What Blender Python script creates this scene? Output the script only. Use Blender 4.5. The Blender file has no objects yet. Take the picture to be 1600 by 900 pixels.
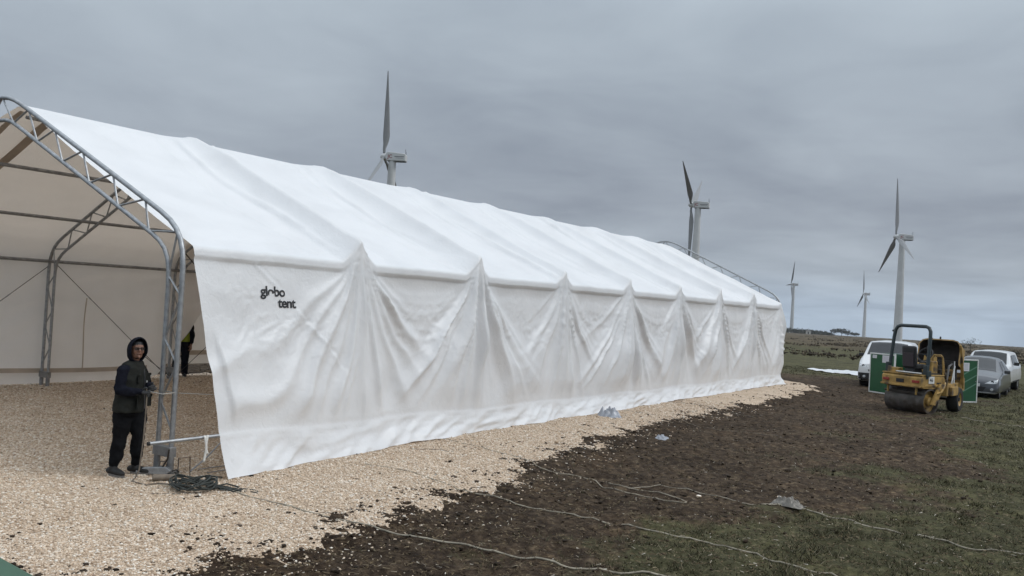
import bpy, bmesh, math, random
import numpy as np
from mathutils import Vector, Matrix
random.seed(7); RNG = np.random.default_rng(7)
S = bpy.context.scene
COL = S.collection
# ---------------------------------------------------------------- camera
EYE = 2.45; FPX = 1295.5
cam_d = bpy.data.cameras.new('camera'); cam_d.sensor_width = 36; cam_d.lens = 36 * FPX / 1600
cam_d.clip_start = .1; cam_d.clip_end = 60000
cam = bpy.data.objects.new('camera', cam_d); COL.objects.link(cam)
yaw, pitch, roll = math.radians(34.770), math.radians(1.0575), math.radians(3.292)
Fv = Vector((-math.sin(yaw) * math.cos(pitch), math.cos(yaw) * math.cos(pitch), math.sin(pitch)))
R0 = Vector((math.cos(yaw), math.sin(yaw), 0)); U0 = R0.cross(Fv)
Rv = R0 * math.cos(roll) + U0 * math.sin(roll); Uv = Rv.cross(Fv)
cam.matrix_world = Matrix(((Rv.x, Uv.x, -Fv.x, 0), (Rv.y, Uv.y, -Fv.y, 0), (Rv.z, Uv.z, -Fv.z, EYE), (0, 0, 0, 1)))
S.camera = cam
# ---------------------------------------------------------------- view transform
S.view_settings.view_transform = 'Standard'; S.view_settings.look = 'None'
S.view_settings.exposure = 0.36; S.view_settings.gamma = 1.0
# ---------------------------------------------------------------- world: overcast cloud deck
W = bpy.data.worlds.new('World'); S.world = W; W.use_nodes = True
nt = W.node_tree; N = nt.nodes; Lk = nt.links
for n in list(N): N.remove(n)
def wn(t, **k):
    n = N.new(t)
    for a, b in k.items(): setattr(n, a, b)
    return n
out = wn('ShaderNodeOutputWorld'); bg = wn('ShaderNodeBackground'); Lk.new(bg.outputs[0], out.inputs[0])
bg.inputs['Strength'].default_value = 0.1
SUN_EL, SUN_AZ = math.radians(43), math.radians(60)
sky = wn('ShaderNodeTexSky', sky_type='NISHITA', sun_disc=False); sky.sun_elevation = SUN_EL; sky.sun_rotation = SUN_AZ
sky.dust_density = 3
tc = wn('ShaderNodeTexCoord'); sep = wn('ShaderNodeSeparateXYZ'); Lk.new(tc.outputs['Generated'], sep.inputs[0])
def math_(op, a, b=None, clamp=False):
    n = wn('ShaderNodeMath', operation=op, use_clamp=clamp)
    for i, v in enumerate((a, b)):
        if v is None: continue
        if isinstance(v, (int, float)): n.inputs[i].default_value = v
        else: Lk.new(v, n.inputs[i])
    return n.outputs[0]
zc = math_('MAXIMUM', sep.outputs[2], 0.0); den = math_('ADD', zc, .11)
px_ = math_('DIVIDE', sep.outputs[0], den); py_ = math_('DIVIDE', sep.outputs[1], den)
cmb = wn('ShaderNodeCombineXYZ'); Lk.new(px_, cmb.inputs[0]); Lk.new(py_, cmb.inputs[1])
def noise_(scale, detail, rough, vec, dist=0.):
    n = wn('ShaderNodeTexNoise'); n.inputs['Scale'].default_value = scale; n.inputs['Detail'].default_value = detail
    n.inputs['Roughness'].default_value = rough; n.inputs['Distortion'].default_value = dist; Lk.new(vec, n.inputs['Vector']); return n.outputs['Fac']
n1 = noise_(.6, 6, .5, cmb.outputs[0], .8); n2 = noise_(1.9, 5, .55, cmb.outputs[0], .6)
nn = math_('ADD', math_('MULTIPLY', n1, .72), math_('MULTIPLY', n2, .28))
cr = wn('ShaderNodeValToRGB'); Lk.new(nn, cr.inputs[0])
cr.color_ramp.elements[0].position = .36; cr.color_ramp.elements[0].color = (.80, .81, .835, 1)
cr.color_ramp.elements[1].position = .64; cr.color_ramp.elements[1].color = (1.17, 1.17, 1.155, 1)
# brightness and colour of the deck by height above the horizon
er = wn('ShaderNodeValToRGB'); Lk.new(sep.outputs[2], er.inputs[0]); e = er.color_ramp
K = 10.0
def stop(p, c):
    s = e.elements.new(p); s.color = (*c, 1)
e.elements[0].position = 0.; e.elements[0].color = (.345, .415, .50, 1)
e.elements[1].position = 1.; e.elements[1].color = (1.02, 1.10, 1.18, 1)
stop(.02, (.345, .41, .49)); stop(.055, (.30, .338, .385)); stop(.12, (.258, .287, .332)); stop(.20, (.28, .315, .36))
stop(.33, (.335, .382, .43)); stop(.5, (.53, .60, .67)); stop(.7, (.86, .93, 1.0))
mul = wn('ShaderNodeMix', data_type='RGBA', blend_type='MULTIPLY'); mul.inputs[0].default_value = 1
Lk.new(er.outputs[0], mul.inputs[6]); Lk.new(cr.outputs[0], mul.inputs[7])
sc10 = wn('ShaderNodeVectorMath', operation='SCALE'); Lk.new(mul.outputs[2], sc10.inputs[0]); sc10.inputs['Scale'].default_value = K
mixs = wn('ShaderNodeMix', data_type='RGBA'); mixs.inputs[0].default_value = .96
Lk.new(sky.outputs[0], mixs.inputs[6]); Lk.new(sc10.outputs[0], mixs.inputs[7]); Lk.new(mixs.outputs[2], bg.inputs['Color'])
# ---------------------------------------------------------------- sun behind the clouds
sd = bpy.data.lights.new('sun', 'SUN'); sd.energy = 1.05; sd.angle = math.radians(25); sd.color = (1, .985, .96)
sun = bpy.data.objects.new('sun', sd); COL.objects.link(sun)
dirv = Vector((math.sin(SUN_AZ) * math.cos(SUN_EL), math.cos(SUN_AZ) * math.cos(SUN_EL), math.sin(SUN_EL)))
sun.rotation_euler = dirv.to_track_quat('Z', 'Y').to_euler()
# ---------------------------------------------------------------- numeric noise
def _hash(ix, iy, seed):
    h = (ix.astype(np.int64) * 374761393 + iy.astype(np.int64) * 668265263 + seed * 974634777) & 0xFFFFFFFF
    h = ((h ^ (h >> 13)) * 1274126177) & 0xFFFFFFFF
    h = (h ^ (h >> 16)) & 0xFFFFFF
    return h / float(0xFFFFFF)
def vnoise(x, y, seed=0):
    x = np.asarray(x, float); y = np.asarray(y, float)
    x, y = np.broadcast_arrays(x, y)
    ix = np.floor(x); iy = np.floor(y); fx = x - ix; fy = y - iy
    u = fx * fx * fx * (fx * (6 * fx - 15) + 10); v = fy * fy * fy * (fy * (6 * fy - 15) + 10)
    def gdot(ox, oy):
        a = _hash(ix + ox, iy + oy, seed) * 2 * math.pi
        return np.cos(a) * (fx - ox) + np.sin(a) * (fy - oy)
    a = gdot(0, 0); b = gdot(1, 0); c = gdot(0, 1); d = gdot(1, 1)
    return ((a * (1 - u) + b * u) * (1 - v) + (c * (1 - u) + d * u) * v) * 1.5
def fbm(x, y, seed=0, octv=4, gain=.5):
    s = 0; a = 1
    for k in range(octv):
        s = s + a * vnoise(np.asarray(x) * 2 ** k, np.asarray(y) * 2 ** k, seed + 17 * k); a *= gain
    return s
def sstep(a, b, x):
    t = np.clip((x - a) / (b - a), 0, 1); return t * t * (3 - 2 * t)
# ---------------------------------------------------------------- draped tarpaulin shape (tent axes: x outwards, y along, z up)
BAY = 3.164; NBAY = 8; LEN = BAY * NBAY
def roof_tarp_grid():
    ycol = []
    y = .14
    while y < LEN + .03:
        ycol.append(y); y += .032 + .0011 * y
    ycol = np.array(ycol); ycol[-1] = LEN + .04
    C = len(ycol); RO, WA, SK = 84, 84, 14
    R = RO + WA + SK + 1
    Y = np.broadcast_to(ycol, (R, C)).copy()
    # mid-bay and over-frame profiles, as functions of row
    def samp(pts, n):
        p = np.array(pts, float); s = np.r_[0, np.cumsum(np.hypot(*np.diff(p, axis=0).T))]
        t = np.linspace(0, s[-1], n); return np.c_[np.interp(t, s, p[:, 0]), np.interp(t, s, p[:, 1])]
    midr = samp([(-4.92, 5.235), (-4.6, 5.11), (-3.2, 4.42), (-1.65, 3.70), (0.025, 2.95)], RO + 1)
    arcr = samp([(-4.92, 5.275), (-4.55, 5.20), (-3.76, 4.90), (-2.68, 4.41), (-1.69, 3.96), (-1.0, 3.64), (-.57, 3.46), (-.28, 3.34), (-.05, 3.26)], RO + 1)
    # position inside the bay and distance to nearest frame
    bi = np.clip(np.floor(Y / BAY), 0, NBAY - 1); S = Y - bi * BAY
    fn = np.round(Y / BAY); ds = Y - fn * BAY          # signed distance to the nearest frame
    rows = np.arange(R)[:, None] * np.ones((1, C))
    tr = np.clip(rows / RO, 0, 1)                       # roof fraction from the ridge
    tw = np.clip((rows - RO) / WA, 0, 1)
    ts = np.clip((rows - RO - WA) / SK, 0, 1)
    lf = np.where(fn < .5, 0., 1.)                      # first frame stands in front of the cloth
    lf = np.where(fn > NBAY - .5, .35, lf)
    rnd = lambda k, s: _hash(np.asarray(k, float), np.asarray(k, float) * 0 + s, 5)
    # width of the lifted cloth: tight at the eave, asymmetric
    wander = .05 * vnoise(tr * 3, fn * 7.3, 11) * (1 - tr)
    dsw = ds - wander
    wl = np.where(dsw < 0, .36 + .10 * (1 - tr) ** .6 + .12 * rnd(fn, 1), .27 + .04 * (1 - tr) ** .6 + .10 * rnd(fn, 2))
    lift = np.clip(1 - np.abs(dsw / wl), 0, 1) ** 1.35 * lf
    lift_wall = lift[84:85] * np.ones_like(lift)
    X = np.zeros((R, C)); Z = np.zeros((R, C))
    r_i = np.clip(rows, 0, RO).astype(int)
    mx = midr[r_i, 0]; mz = midr[r_i, 1]; ax_ = arcr[r_i, 0]; az = arcr[r_i, 1]
    # bay sag of the roof cloth
    sag = -.085 * np.sin(np.pi * np.clip(S / BAY, 0, 1)) * np.sin(np.pi * tr) ** .7
    X = mx + (ax_ - mx) * lift; Z = mz + (az - mz) * lift * (.8 + .38 * rnd(fn, 4)) + sag
    # ---- roof relief, along the slope normal
    nx, nzv = .42, .907
    Us = (1 - tr) * 5.42                                # metres up from the eave
    rel = np.zeros((R, C))
    # long folds running down the slope beside each frame
    for k in range(1, NBAY + 1):
        for m in range(4):
            off = (-.95, -.42, .34, .85)[m] + .25 * (float(rnd(k, 20 + m)) - .5)
            amp = (.028, .040, .040, .026)[m] * (.5 + float(rnd(k, 30 + m)))
            path = k * BAY + off * (.45 + .75 * (1 - np.abs(tr - .55))) + .16 * vnoise(tr * 2.2, k * 3.1 + m, 40)
            w = .03 + .04 * float(rnd(k, 50 + m))
            d = (Y - path) / w
            rel += amp * np.where(d > 0, np.exp(-np.abs(d * 2.2) ** 1.2), np.exp(-np.abs(d * .7) ** 1.3)) * sstep(-.35, .25, vnoise(tr * 1.7 + m, k * 1.9, 60) + .25) * sstep(0, .05, 1 - tr)
    # taut rib over each frame with a steep lee side, and a companion pleat
    for k in range(1, NBAY + 1):
        a_ = 1.0 if k < NBAY else .4
        c0 = k * BAY + .05 * vnoise(tr * 2.5, k * 2.2, 45)
        d = Y - c0; rel += a_ * .075 * np.where(d > 0, np.exp(-np.abs(d / .045) ** 1.3), np.exp(-np.abs(d / .16) ** 1.2)) * (.55 + .45 * tr)
        c1 = k * BAY + (.30 + .25 * float(rnd(k, 33))) * (1 - tr) ** .8 + .10 * (1 - tr) + .06 * vnoise(tr * 3, k * 4.2, 46)
        d = Y - c1; rel += a_ * .062 * np.where(d > 0, np.exp(-np.abs(d / .035) ** 1.3), np.exp(-np.abs(d / .13) ** 1.2)) * sstep(1., .55, tr)
        c2 = k * BAY - (.35 + .35 * float(rnd(k, 34))) * (1 - tr) ** .7 * (.4 + .6 * np.sin(tr * 3)) - .12
        d = Y - c2; rel += a_ * .036 * np.where(d < 0, np.exp(-np.abs(d / .03) ** 1.3), np.exp(-np.abs(d / .12) ** 1.2)) * sstep(1., .4, tr) * sstep(.0, .2, tr)
    # folds that converge on every lifted corner from the roof
    bS = np.clip(S / BAY, 1e-3, 1 - 1e-3)
    Dm = 4 * bS * (1 - bS) + .02
    cr = np.log((Us + .05) / (Dm * BAY * .25) + 1e-3)
    rf = vnoise(cr * 2.3, bi * 5.7 + .3, 71) ; rf = (1 - np.abs(rf) * 2.2)
    rel += .018 * np.clip(rf, -1, 1) * np.exp(-(Us / .8) ** 2) * sstep(.05, .25, Us) * sstep(0, .12, bS) * sstep(1.0, .75, 1 - Dm * .9)
    # general crinkle
    wx = Y + .35 * vnoise(Y * .7, tr * 4, 81); wy = Us + .35 * vnoise(Y * .7 + 9, tr * 4, 82)
    rel += .010 * fbm(wx * .75 + .55 * wy, wy * .38 - .1 * wx, 83, 4)
    rel += .013 * (1 - np.abs(vnoise(wx * 1.3 + wy * .5, wy * .45, 84)) * 2.5).clip(-1, 1) * (.3 + vnoise(wx * .4, wy * .4, 85))
    rel += .011 * (1 - np.abs(vnoise(wy * 1.1 - wx * .8, wx * .5 + wy * .3, 86)) * 4).clip(-.3, 1) * (.4 + vnoise(wx * .5 + 4, wy * .5, 87)) * (tr < .97)
    rel *= sstep(0, .03, tr) * .9 + .1
    isr = rows <= RO
    X += np.where(isr, rel * nx, 0); Z += np.where(isr, rel * nzv, 0)
    # ---- wall
    slx = .10 + .42 * np.exp(-ycol / 3.2) + .03 * np.sin(ycol * 1.1)
    slz = .32 + .22 * np.exp(-ycol / 6) + .02 * np.sin(ycol * 1.7)
    gx = .25 + .48 * np.exp(-ycol / 2.6) + .05 * vnoise(ycol * .8, 3.3, 90) + .06 * vnoise(ycol * 2.1, 1.3, 91) + .05 * sstep(LEN - 1, LEN, ycol)
    gz = .012 + .05 * np.clip(vnoise(ycol * .55, 8.8, 92), 0, 1) + 0 * ycol
    topx = X[RO]; topz = Z[RO]
    h = tw ** .96
    Xw = topx + (slx - topx) * (h + .0 * h) ; Zw = topz + (slz - topz) * h
    # eave band: straight beam between the frames
    dz0 = 2.95 - Zw                                   # metres below the mid-bay eave
    d = np.clip(topz - Zw, 0, 9)                      # metres below the local top
    off = np.zeros((R, C))
    sa = S.copy(); b = BAY
    wz = sstep(0, .9, d)
    s2 = np.clip((sa + (.13 * vnoise(Y * .8, d * .8, 101) + .03 * vnoise(Y * 2.6, d * 2.0, 102)) * wz * sstep(0, .2, np.minimum(sa, b - sa) / b)) / b, 0, 1)
    def ridge(t, seed, bb, k=3.0):                     # irregular sharp-crested 1-D folds
        n = vnoise(t, bb * 13.7 + .5, seed); return 1 - np.minimum(np.abs(n) * k, 1) ** .85
    # two fans of folds per bay, one from each lifted corner
    fan = np.zeros((R, C))
    for side in (0, 1):
        e = s2 * b if side == 0 else (1 - s2) * b
        ida = bi + side; on = np.where(ida < .5, 0., 1.)
        bow = 1 + (.10 + .25 * rnd(ida, 60 + side)) * d        # lines bend towards the vertical lower down
        thf = np.arctan2(e * (1 + .05 * d), (d + .14) * bow)
        dist = np.hypot(e, d)
        tmax = .75 + .35 * rnd(ida, 70 + side)
        wgt = sstep(tmax * 1.1, tmax * .35, thf) * sstep(.80, .22, e / b + (rnd(bi, 97) - .5) * (.36 if side else -.36) + .14 * vnoise(Y * .6, d * .7 + side * 5, 119))
        f = .105 * ridge(thf * 3.0, 111 + side, ida) + (.03 + .03 * rnd(ida, 41 + side)) * ridge(thf * 5.5 + 3, 113 + side, ida) + .008 * ridge(thf * 15 + 5, 115 + side, ida)
        grow = np.minimum(dist / 1.0, 1) ** .8 * (1 - .45 * sstep(1.6, 2.6, d))
        brk = .55 + .9 * np.clip(vnoise(thf * 4, d * .8 + ida * 3, 117 + side) + .4, 0, 1)
        fan += f * wgt * grow * brk * on * 1.5
        # the big fold that carries the load beside the corner
        t0 = .30 + .22 * rnd(ida, 80 + side)
        fan += on * (.065 if side else .032) * (.5 + rnd(ida, 95 + side)) * np.exp(-np.abs((thf - t0) / (.075 + .03 * side)) ** 1.6) * grow * sstep(2.5, 1.2, d)
    # slack cloth hanging in deep curves between the corners, broken up and different in every bay
    skew = s2 + (rnd(bi, 90) - .5) * 1.2 * s2 * (1 - s2)
    D = np.clip(4 * skew * (1 - skew), .03, 1)
    lev = d / (D ** .75)
    u1 = ridge(lev * 1.9, 121, bi, 2.4) * sstep(.35, .8, lev) * sstep(2.3, 1.3, lev)
    u2 = ridge(lev * 4.6, 122, bi, 2.8) * sstep(.3, .7, lev) * sstep(2.1, 1.2, lev)
    mask = np.clip(.45 + 1.6 * vnoise(Y * .75, d * .9, 123), 0, 1)
    off += fan + (.020 * u1 + .007 * u2) * mask * sstep(0, .25, D - .03)
    edge = np.abs(s2 - .5) * 2
    dist = np.sqrt(np.minimum(sa, b - sa) ** 2 + d ** 2)
    off += -.05 * sstep(.05, .4, d) * sstep(2.3, 1.0, d) * sstep(.15, .5, 1 - np.abs(2 * s2 - 1))
    off += .05 * np.exp(-(dist / .7) ** 2) * lift_wall
    # long soft vertical drops lower down
    off += .06 * fbm(Y * 1.1 + .25 * d, d * .25, 128, 2) * sstep(.7, 1.6, d)
    # near bay: straight tension folds from the second frame down to the pulled-out near corner
    b0 = sstep(BAY * 1.02, BAY * .9, Y)
    sp = np.clip(BAY - Y, 0, 9)
    th = np.arctan2(sp + .25 * d * 0 + .02, d + .12) + .10 * vnoise(Y * .8, d * .8, 121)
    bowl = np.sqrt(sp ** 2 + d ** 2)
    g = np.zeros((R, C))
    for (t0, w0, a0) in ((.09, .04, .07), (.21, .06, .13), (.37, .05, .09), (.54, .08, .16), (.72, .06, .08), (.90, .06, .05)):
        bend = t0 + .08 * (bowl / 3) ** 2
        g += a0 * np.exp(-np.abs((th - bend) / w0) ** 1.5)
    g *= (1 - np.exp(-bowl / .9))
    fe = Y - .14 - .27 * np.clip(d / 2.4, 0, 1) - .05; g += .06 * np.where(fe > 0, np.exp(-np.abs(fe / .30)), np.exp(-np.abs(fe / .03))) * sstep(.9, 1.5, d) * sstep(2.5, 2.2, d)
    g *= 1.0 + 0 * bowl
    g = g * 1.0 * sstep(.55, .9, th * 0 + 1)
    g *= 1 - .5 * sstep(1.9, 2.5, d)
    off = off * (1 - b0) + (g + .02 * fbm(Y * .9, d * .9, 125, 3)) * b0
    # crease pressed out by the bracing cable behind the cloth of the near bay
    yc = np.interp(d, [.0, .7, 1.4, 1.9], [.95, 1.7, 2.45, 2.9])
    crs = np.exp(-np.abs((Y - yc) / .022) ** 1.4) * sstep(0, .08, d) * sstep(1.9, 1.4, d)
    ink = np.exp(-((Y - 1.5) / .42) ** 4 - ((d - .68) / .2) ** 4)
    off += (1 - .8 * ink) * (.020 * crs - .012 * np.exp(-((Y - yc - .05) / .03) ** 2) * sstep(1.9, 1.4, d) * sstep(0, .08, d))
    # puckers: small broken wrinkles, strongest where the swags bottom out and above the sleeve
    pw = vnoise(Y * 5 + 2.0 * d, d * 4.2 + 1.5 * vnoise(Y * 2, d * 2, 131), 132)
    puck = (1 - np.minimum(np.abs(pw) * 3.0, 1)) - .5
    pz = np.exp(-((d - .95 - .45 * vnoise(bi * 3.3, 0.5, 133)) / .45) ** 2) * sstep(.9, .4, edge) + .35 * np.clip(vnoise(Y * .9, d * 1.1, 134) * 2, 0, 1)
    off += .013 * puck * pz * sstep(.25, .5, d) * (1 - .9 * np.exp(-((Y - 1.5) / .42) ** 4 - ((d - .68) / .2) ** 4))
    inkz = 1 - .9 * np.exp(-((Y - 1.5) / .42) ** 4 - ((d - .68) / .2) ** 4)
    off += .006 * fbm(Y * 2.2, d * 1.5, 135, 4) * sstep(.1, .4, d) * inkz
    hs = (Zw - slz)                                    # above the sleeve
    zig = np.abs(((Y * (3.6 + 1.2 * vnoise(Y * .3, 2., 141)) + .8 * vnoise(Y * 2.3, 1., 142)) % 1) * 2 - 1)
    band = np.exp(-((hs - .07 - .07 * zig) / .045) ** 2)
    off += .020 * band * (.25 + .9 * np.clip(vnoise(Y * .45, 4., 143) + .3, 0, 1)) * sstep(.4, 1.5, Y)
    off *= sstep(-.05, .5, hs)
    off += .016 * np.exp(-np.abs(hs / .03) ** 1.5)             # the tube in its sleeve
    # eave beam: cloth tight over the beam, small lip underneath
    mid = 1 - sstep(.10, .45, lift_wall)
    bandm = sstep(.165, .145, d)
    off = off * (1 - bandm * mid) + bandm * mid * .014
    off += -.024 * mid * sstep(.15, .165, d) * sstep(.6, .2, d)
    isw = (rows > RO) & (rows <= RO + WA)
    X = np.where(isw, Xw + off, X); Z = np.where(isw, Zw + .0 * off, Z)
    # gathered cloth bulges along y toward the peaks, so folds lean the way they run
    # ---- skirt
    iss = rows > RO + WA
    sx = slx + .012 * (1 - ts)
    Xs = sx + (gx - sx) * (ts ** 1.15); Zs = slz + (gz - slz) * (1 - (1 - ts) ** 1.1)
    sn = fbm(Y * 1.3 + ts, ts * 1.6, 151, 4); s2n = 1 - np.abs(vnoise(Y * 1.7 + .9 * ts, ts * .9, 152)) * 3
    Xs += (.035 * sn + .03 * np.clip(s2n, -.5, 1)) * np.sin(np.pi * np.clip(ts, 0, 1) * .8) ** .8 * sstep(.1, .8, Y)
    X = np.where(iss, Xs, X); Z = np.where(iss, np.maximum(Zs, .008), Z)
    u = np.clip((rows - RO) / (WA + SK), 0, 1)
    Y = Y + u * .27 * np.exp(-(ycol - .14) / 1.4)
    # ragged hem where it lies on the gravel
    return np.stack([X, Y, Z], -1), (RO, WA, SK)
# ---------------------------------------------------------------- materials
MATS = {}
def mat(name, col, rough=.6, metal=0., var=0., vscale=6., bump=0., bscale=40., spec=.5, coat=0., col2=None, detail=6, coords='Object', dirt=None, emit=None):
    if name in MATS: return MATS[name]
    m = bpy.data.materials.new(name); m.use_nodes = True; t = m.node_tree; b = t.nodes['Principled BSDF']
    b.inputs['Roughness'].default_value = rough; b.inputs['Metallic'].default_value = metal
    b.inputs['Specular IOR Level'].default_value = spec; b.inputs['Coat Weight'].default_value = coat
    b.inputs['Base Color'].default_value = (*col, 1)
    co = t.nodes.new('ShaderNodeTexCoord')
    if var or col2:
        n = t.nodes.new('ShaderNodeTexNoise'); n.inputs['Scale'].default_value = vscale; n.inputs['Detail'].default_value = detail
        n.inputs['Roughness'].default_value = .6
        t.links.new(co.outputs[coords], n.inputs['Vector'])
        r = t.nodes.new('ShaderNodeValToRGB'); t.links.new(n.outputs['Fac'], r.inputs[0])
        a = col if col2 else tuple(max(0, c * (1 - var)) for c in col); c2 = col2 or tuple(min(1, c * (1 + var)) for c in col)
        r.color_ramp.elements[0].position = .35; r.color_ramp.elements[0].color = (*a, 1)
        r.color_ramp.elements[1].position = .65; r.color_ramp.elements[1].color = (*c2, 1)
        last = r.outputs[0]
        if dirt:
            n2 = t.nodes.new('ShaderNodeTexNoise'); n2.inputs['Scale'].default_value = dirt[1]; n2.inputs['Detail'].default_value = 8
            t.links.new(co.outputs[coords], n2.inputs['Vector'])
            mr = t.nodes.new('ShaderNodeMapRange'); mr.inputs[1].default_value = dirt[2]; mr.inputs[2].default_value = dirt[2] + .12
            t.links.new(n2.outputs['Fac'], mr.inputs[0])
            mx = t.nodes.new('ShaderNodeMix'); mx.data_type = 'RGBA'; t.links.new(mr.outputs[0], mx.inputs[0]); t.links.new(last, mx.inputs[6])
            mx.inputs[7].default_value = (*dirt[0], 1); last = mx.outputs[2]
        t.links.new(last, b.inputs['Base Color'])
    if bump:
        n = t.nodes.new('ShaderNodeTexNoise'); n.inputs['Scale'].default_value = bscale; n.inputs['Detail'].default_value = 5
        t.links.new(co.outputs[coords], n.inputs['Vector'])
        bp = t.nodes.new('ShaderNodeBump'); bp.inputs['Strength'].default_value = bump; bp.inputs['Distance'].default_value = .02
        t.links.new(n.outputs['Fac'], bp.inputs['Height']); t.links.new(bp.outputs[0], b.inputs['Normal'])
    MATS[name] = m; return m
def tarp_mat():
    m = bpy.data.materials.new('white_pvc_cloth'); m.use_nodes = True; t = m.node_tree; b = t.nodes['Principled BSDF']
    b.inputs['Roughness'].default_value = .40; b.inputs['Specular IOR Level'].default_value = .45
    o = t.nodes['Material Output']; g = t.nodes.new('ShaderNodeNewGeometry'); co = t.nodes.new('ShaderNodeTexCoord')
    n = t.nodes.new('ShaderNodeTexNoise'); n.inputs['Scale'].default_value = 1.3; n.inputs['Detail'].default_value = 8
    t.links.new(co.outputs['Object'], n.inputs['Vector'])
    r = t.nodes.new('ShaderNodeValToRGB'); t.links.new(n.outputs['Fac'], r.inputs[0])
    r.color_ramp.elements[0].position = .3; r.color_ramp.elements[0].color = (.77, .795, .82, 1)
    r.color_ramp.elements[1].position = .6; r.color_ramp.elements[1].color = (.835, .86, .885, 1)
    n5 = t.nodes.new('ShaderNodeTexNoise'); n5.inputs['Scale'].default_value = 7; n5.inputs['Detail'].default_value = 9; n5.inputs['Roughness'].default_value = .7
    t.links.new(co.outputs['Object'], n5.inputs['Vector'])
    mr = t.nodes.new('ShaderNodeMapRange'); mr.inputs[1].default_value = .62; mr.inputs[2].default_value = .76; mr.inputs[4].default_value = .35
    t.links.new(n5.outputs['Fac'], mr.inputs[0])
    mx = t.nodes.new('ShaderNodeMix'); mx.data_type = 'RGBA'; t.links.new(mr.outputs[0], mx.inputs[0]); t.links.new(r.outputs[0], mx.inputs[6]); mx.inputs[7].default_value = (.55, .55, .53, 1)
    t.links.new(mx.outputs[2], b.inputs['Base Color'])
    n2 = t.nodes.new('ShaderNodeTexNoise'); n2.inputs['Scale'].default_value = 9; n2.inputs['Detail'].default_value = 6; n2.inputs['Distortion'].default_value = 1.2
    t.links.new(co.outputs['Object'], n2.inputs['Vector'])
    bp = t.nodes.new('ShaderNodeBump'); bp.inputs['Strength'].default_value = .35; bp.inputs['Distance'].default_value = .02
    t.links.new(n2.outputs['Fac'], bp.inputs['Height'])
    n3 = t.nodes.new('ShaderNodeTexNoise'); n3.noise_type = 'RIDGED_MULTIFRACTAL'; n3.inputs['Scale'].default_value = .85; n3.inputs['Detail'].default_value = 3; n3.inputs['Distortion'].default_value = .7; n3.inputs['Roughness'].default_value = .55
    mp = t.nodes.new('ShaderNodeMapping'); mp.inputs['Scale'].default_value = (1, 1, .55); mp.inputs['Rotation'].default_value = (.5, 0, 0); t.links.new(co.outputs['Object'], mp.inputs[0]); t.links.new(mp.outputs[0], n3.inputs['Vector'])
    bp2 = t.nodes.new('ShaderNodeBump'); bp2.inputs['Strength'].default_value = .55; bp2.inputs['Distance'].default_value = .03
    t.links.new(n3.outputs['Fac'], bp2.inputs['Height']); t.links.new(bp.outputs[0], bp2.inputs['Normal']); t.links.new(bp2.outputs[0], b.inputs['Normal'])
    tr = t.nodes.new('ShaderNodeBsdfTranslucent'); tr.inputs['Color'].default_value = (.98, .82, .67, 1)
    ms = t.nodes.new('ShaderNodeMixShader'); ms.inputs[0].default_value = .21
    t.links.new(b.outputs[0], ms.inputs[1]); t.links.new(tr.outputs[0], ms.inputs[2]); t.links.new(ms.outputs[0], o.inputs[0])
    return m
# ---------------------------------------------------------------- object helpers
def base(n): return n.split('.')[0]
def tag(o, label=None, cat=None, group=None, kind=None):
    if label: o['label'] = label
    if cat: o['category'] = cat
    if group: o['group'] = group
    if kind: o['kind'] = kind
    return o
def thing(name, label, cat, loc=(0, 0, 0), rotz=0, group=None):
    o = bpy.data.objects.new(name, None); COL.objects.link(o); o.location = loc; o.rotation_euler = (0, 0, rotz); o.empty_display_size = .2
    return tag(o, label, cat, group)
def copy_tree(o, parent=None):
    c = o.copy(); COL.objects.link(c); c.parent = parent
    for ch in list(o.children): copy_tree(ch, c)
    return c
def np_mesh(name, V, Fq, m, parent=None, smooth=True, attrs=None):
    me = bpy.data.meshes.new(name); V = np.asarray(V, np.float32); Fq = np.asarray(Fq, np.int32)
    k = Fq.shape[1]
    me.vertices.add(len(V)); me.vertices.foreach_set('co', V.ravel())
    me.loops.add(Fq.size); me.loops.foreach_set('vertex_index', Fq.ravel())
    me.polygons.add(len(Fq)); me.polygons.foreach_set('loop_start', np.arange(0, Fq.size, k, dtype=np.int32))
    try: me.polygons.foreach_set('loop_total', np.full(len(Fq), k, np.int32))
    except Exception: pass
    me.update(calc_edges=True)
    if smooth: me.polygons.foreach_set('use_smooth', np.ones(len(Fq), bool))
    if attrs:
        for a, d in attrs.items():
            at = me.attributes.new(a, 'FLOAT', 'POINT'); at.data.foreach_set('value', np.asarray(d, np.float32).ravel())
    me.materials.append(m); o = bpy.data.objects.new(name, me); COL.objects.link(o); o.parent = parent
    return o
def grid_faces(R, C):
    i = np.arange(R * C).reshape(R, C)
    return np.stack([i[:-1, :-1], i[:-1, 1:], i[1:, 1:], i[1:, :-1]], -1).reshape(-1, 4)
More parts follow.
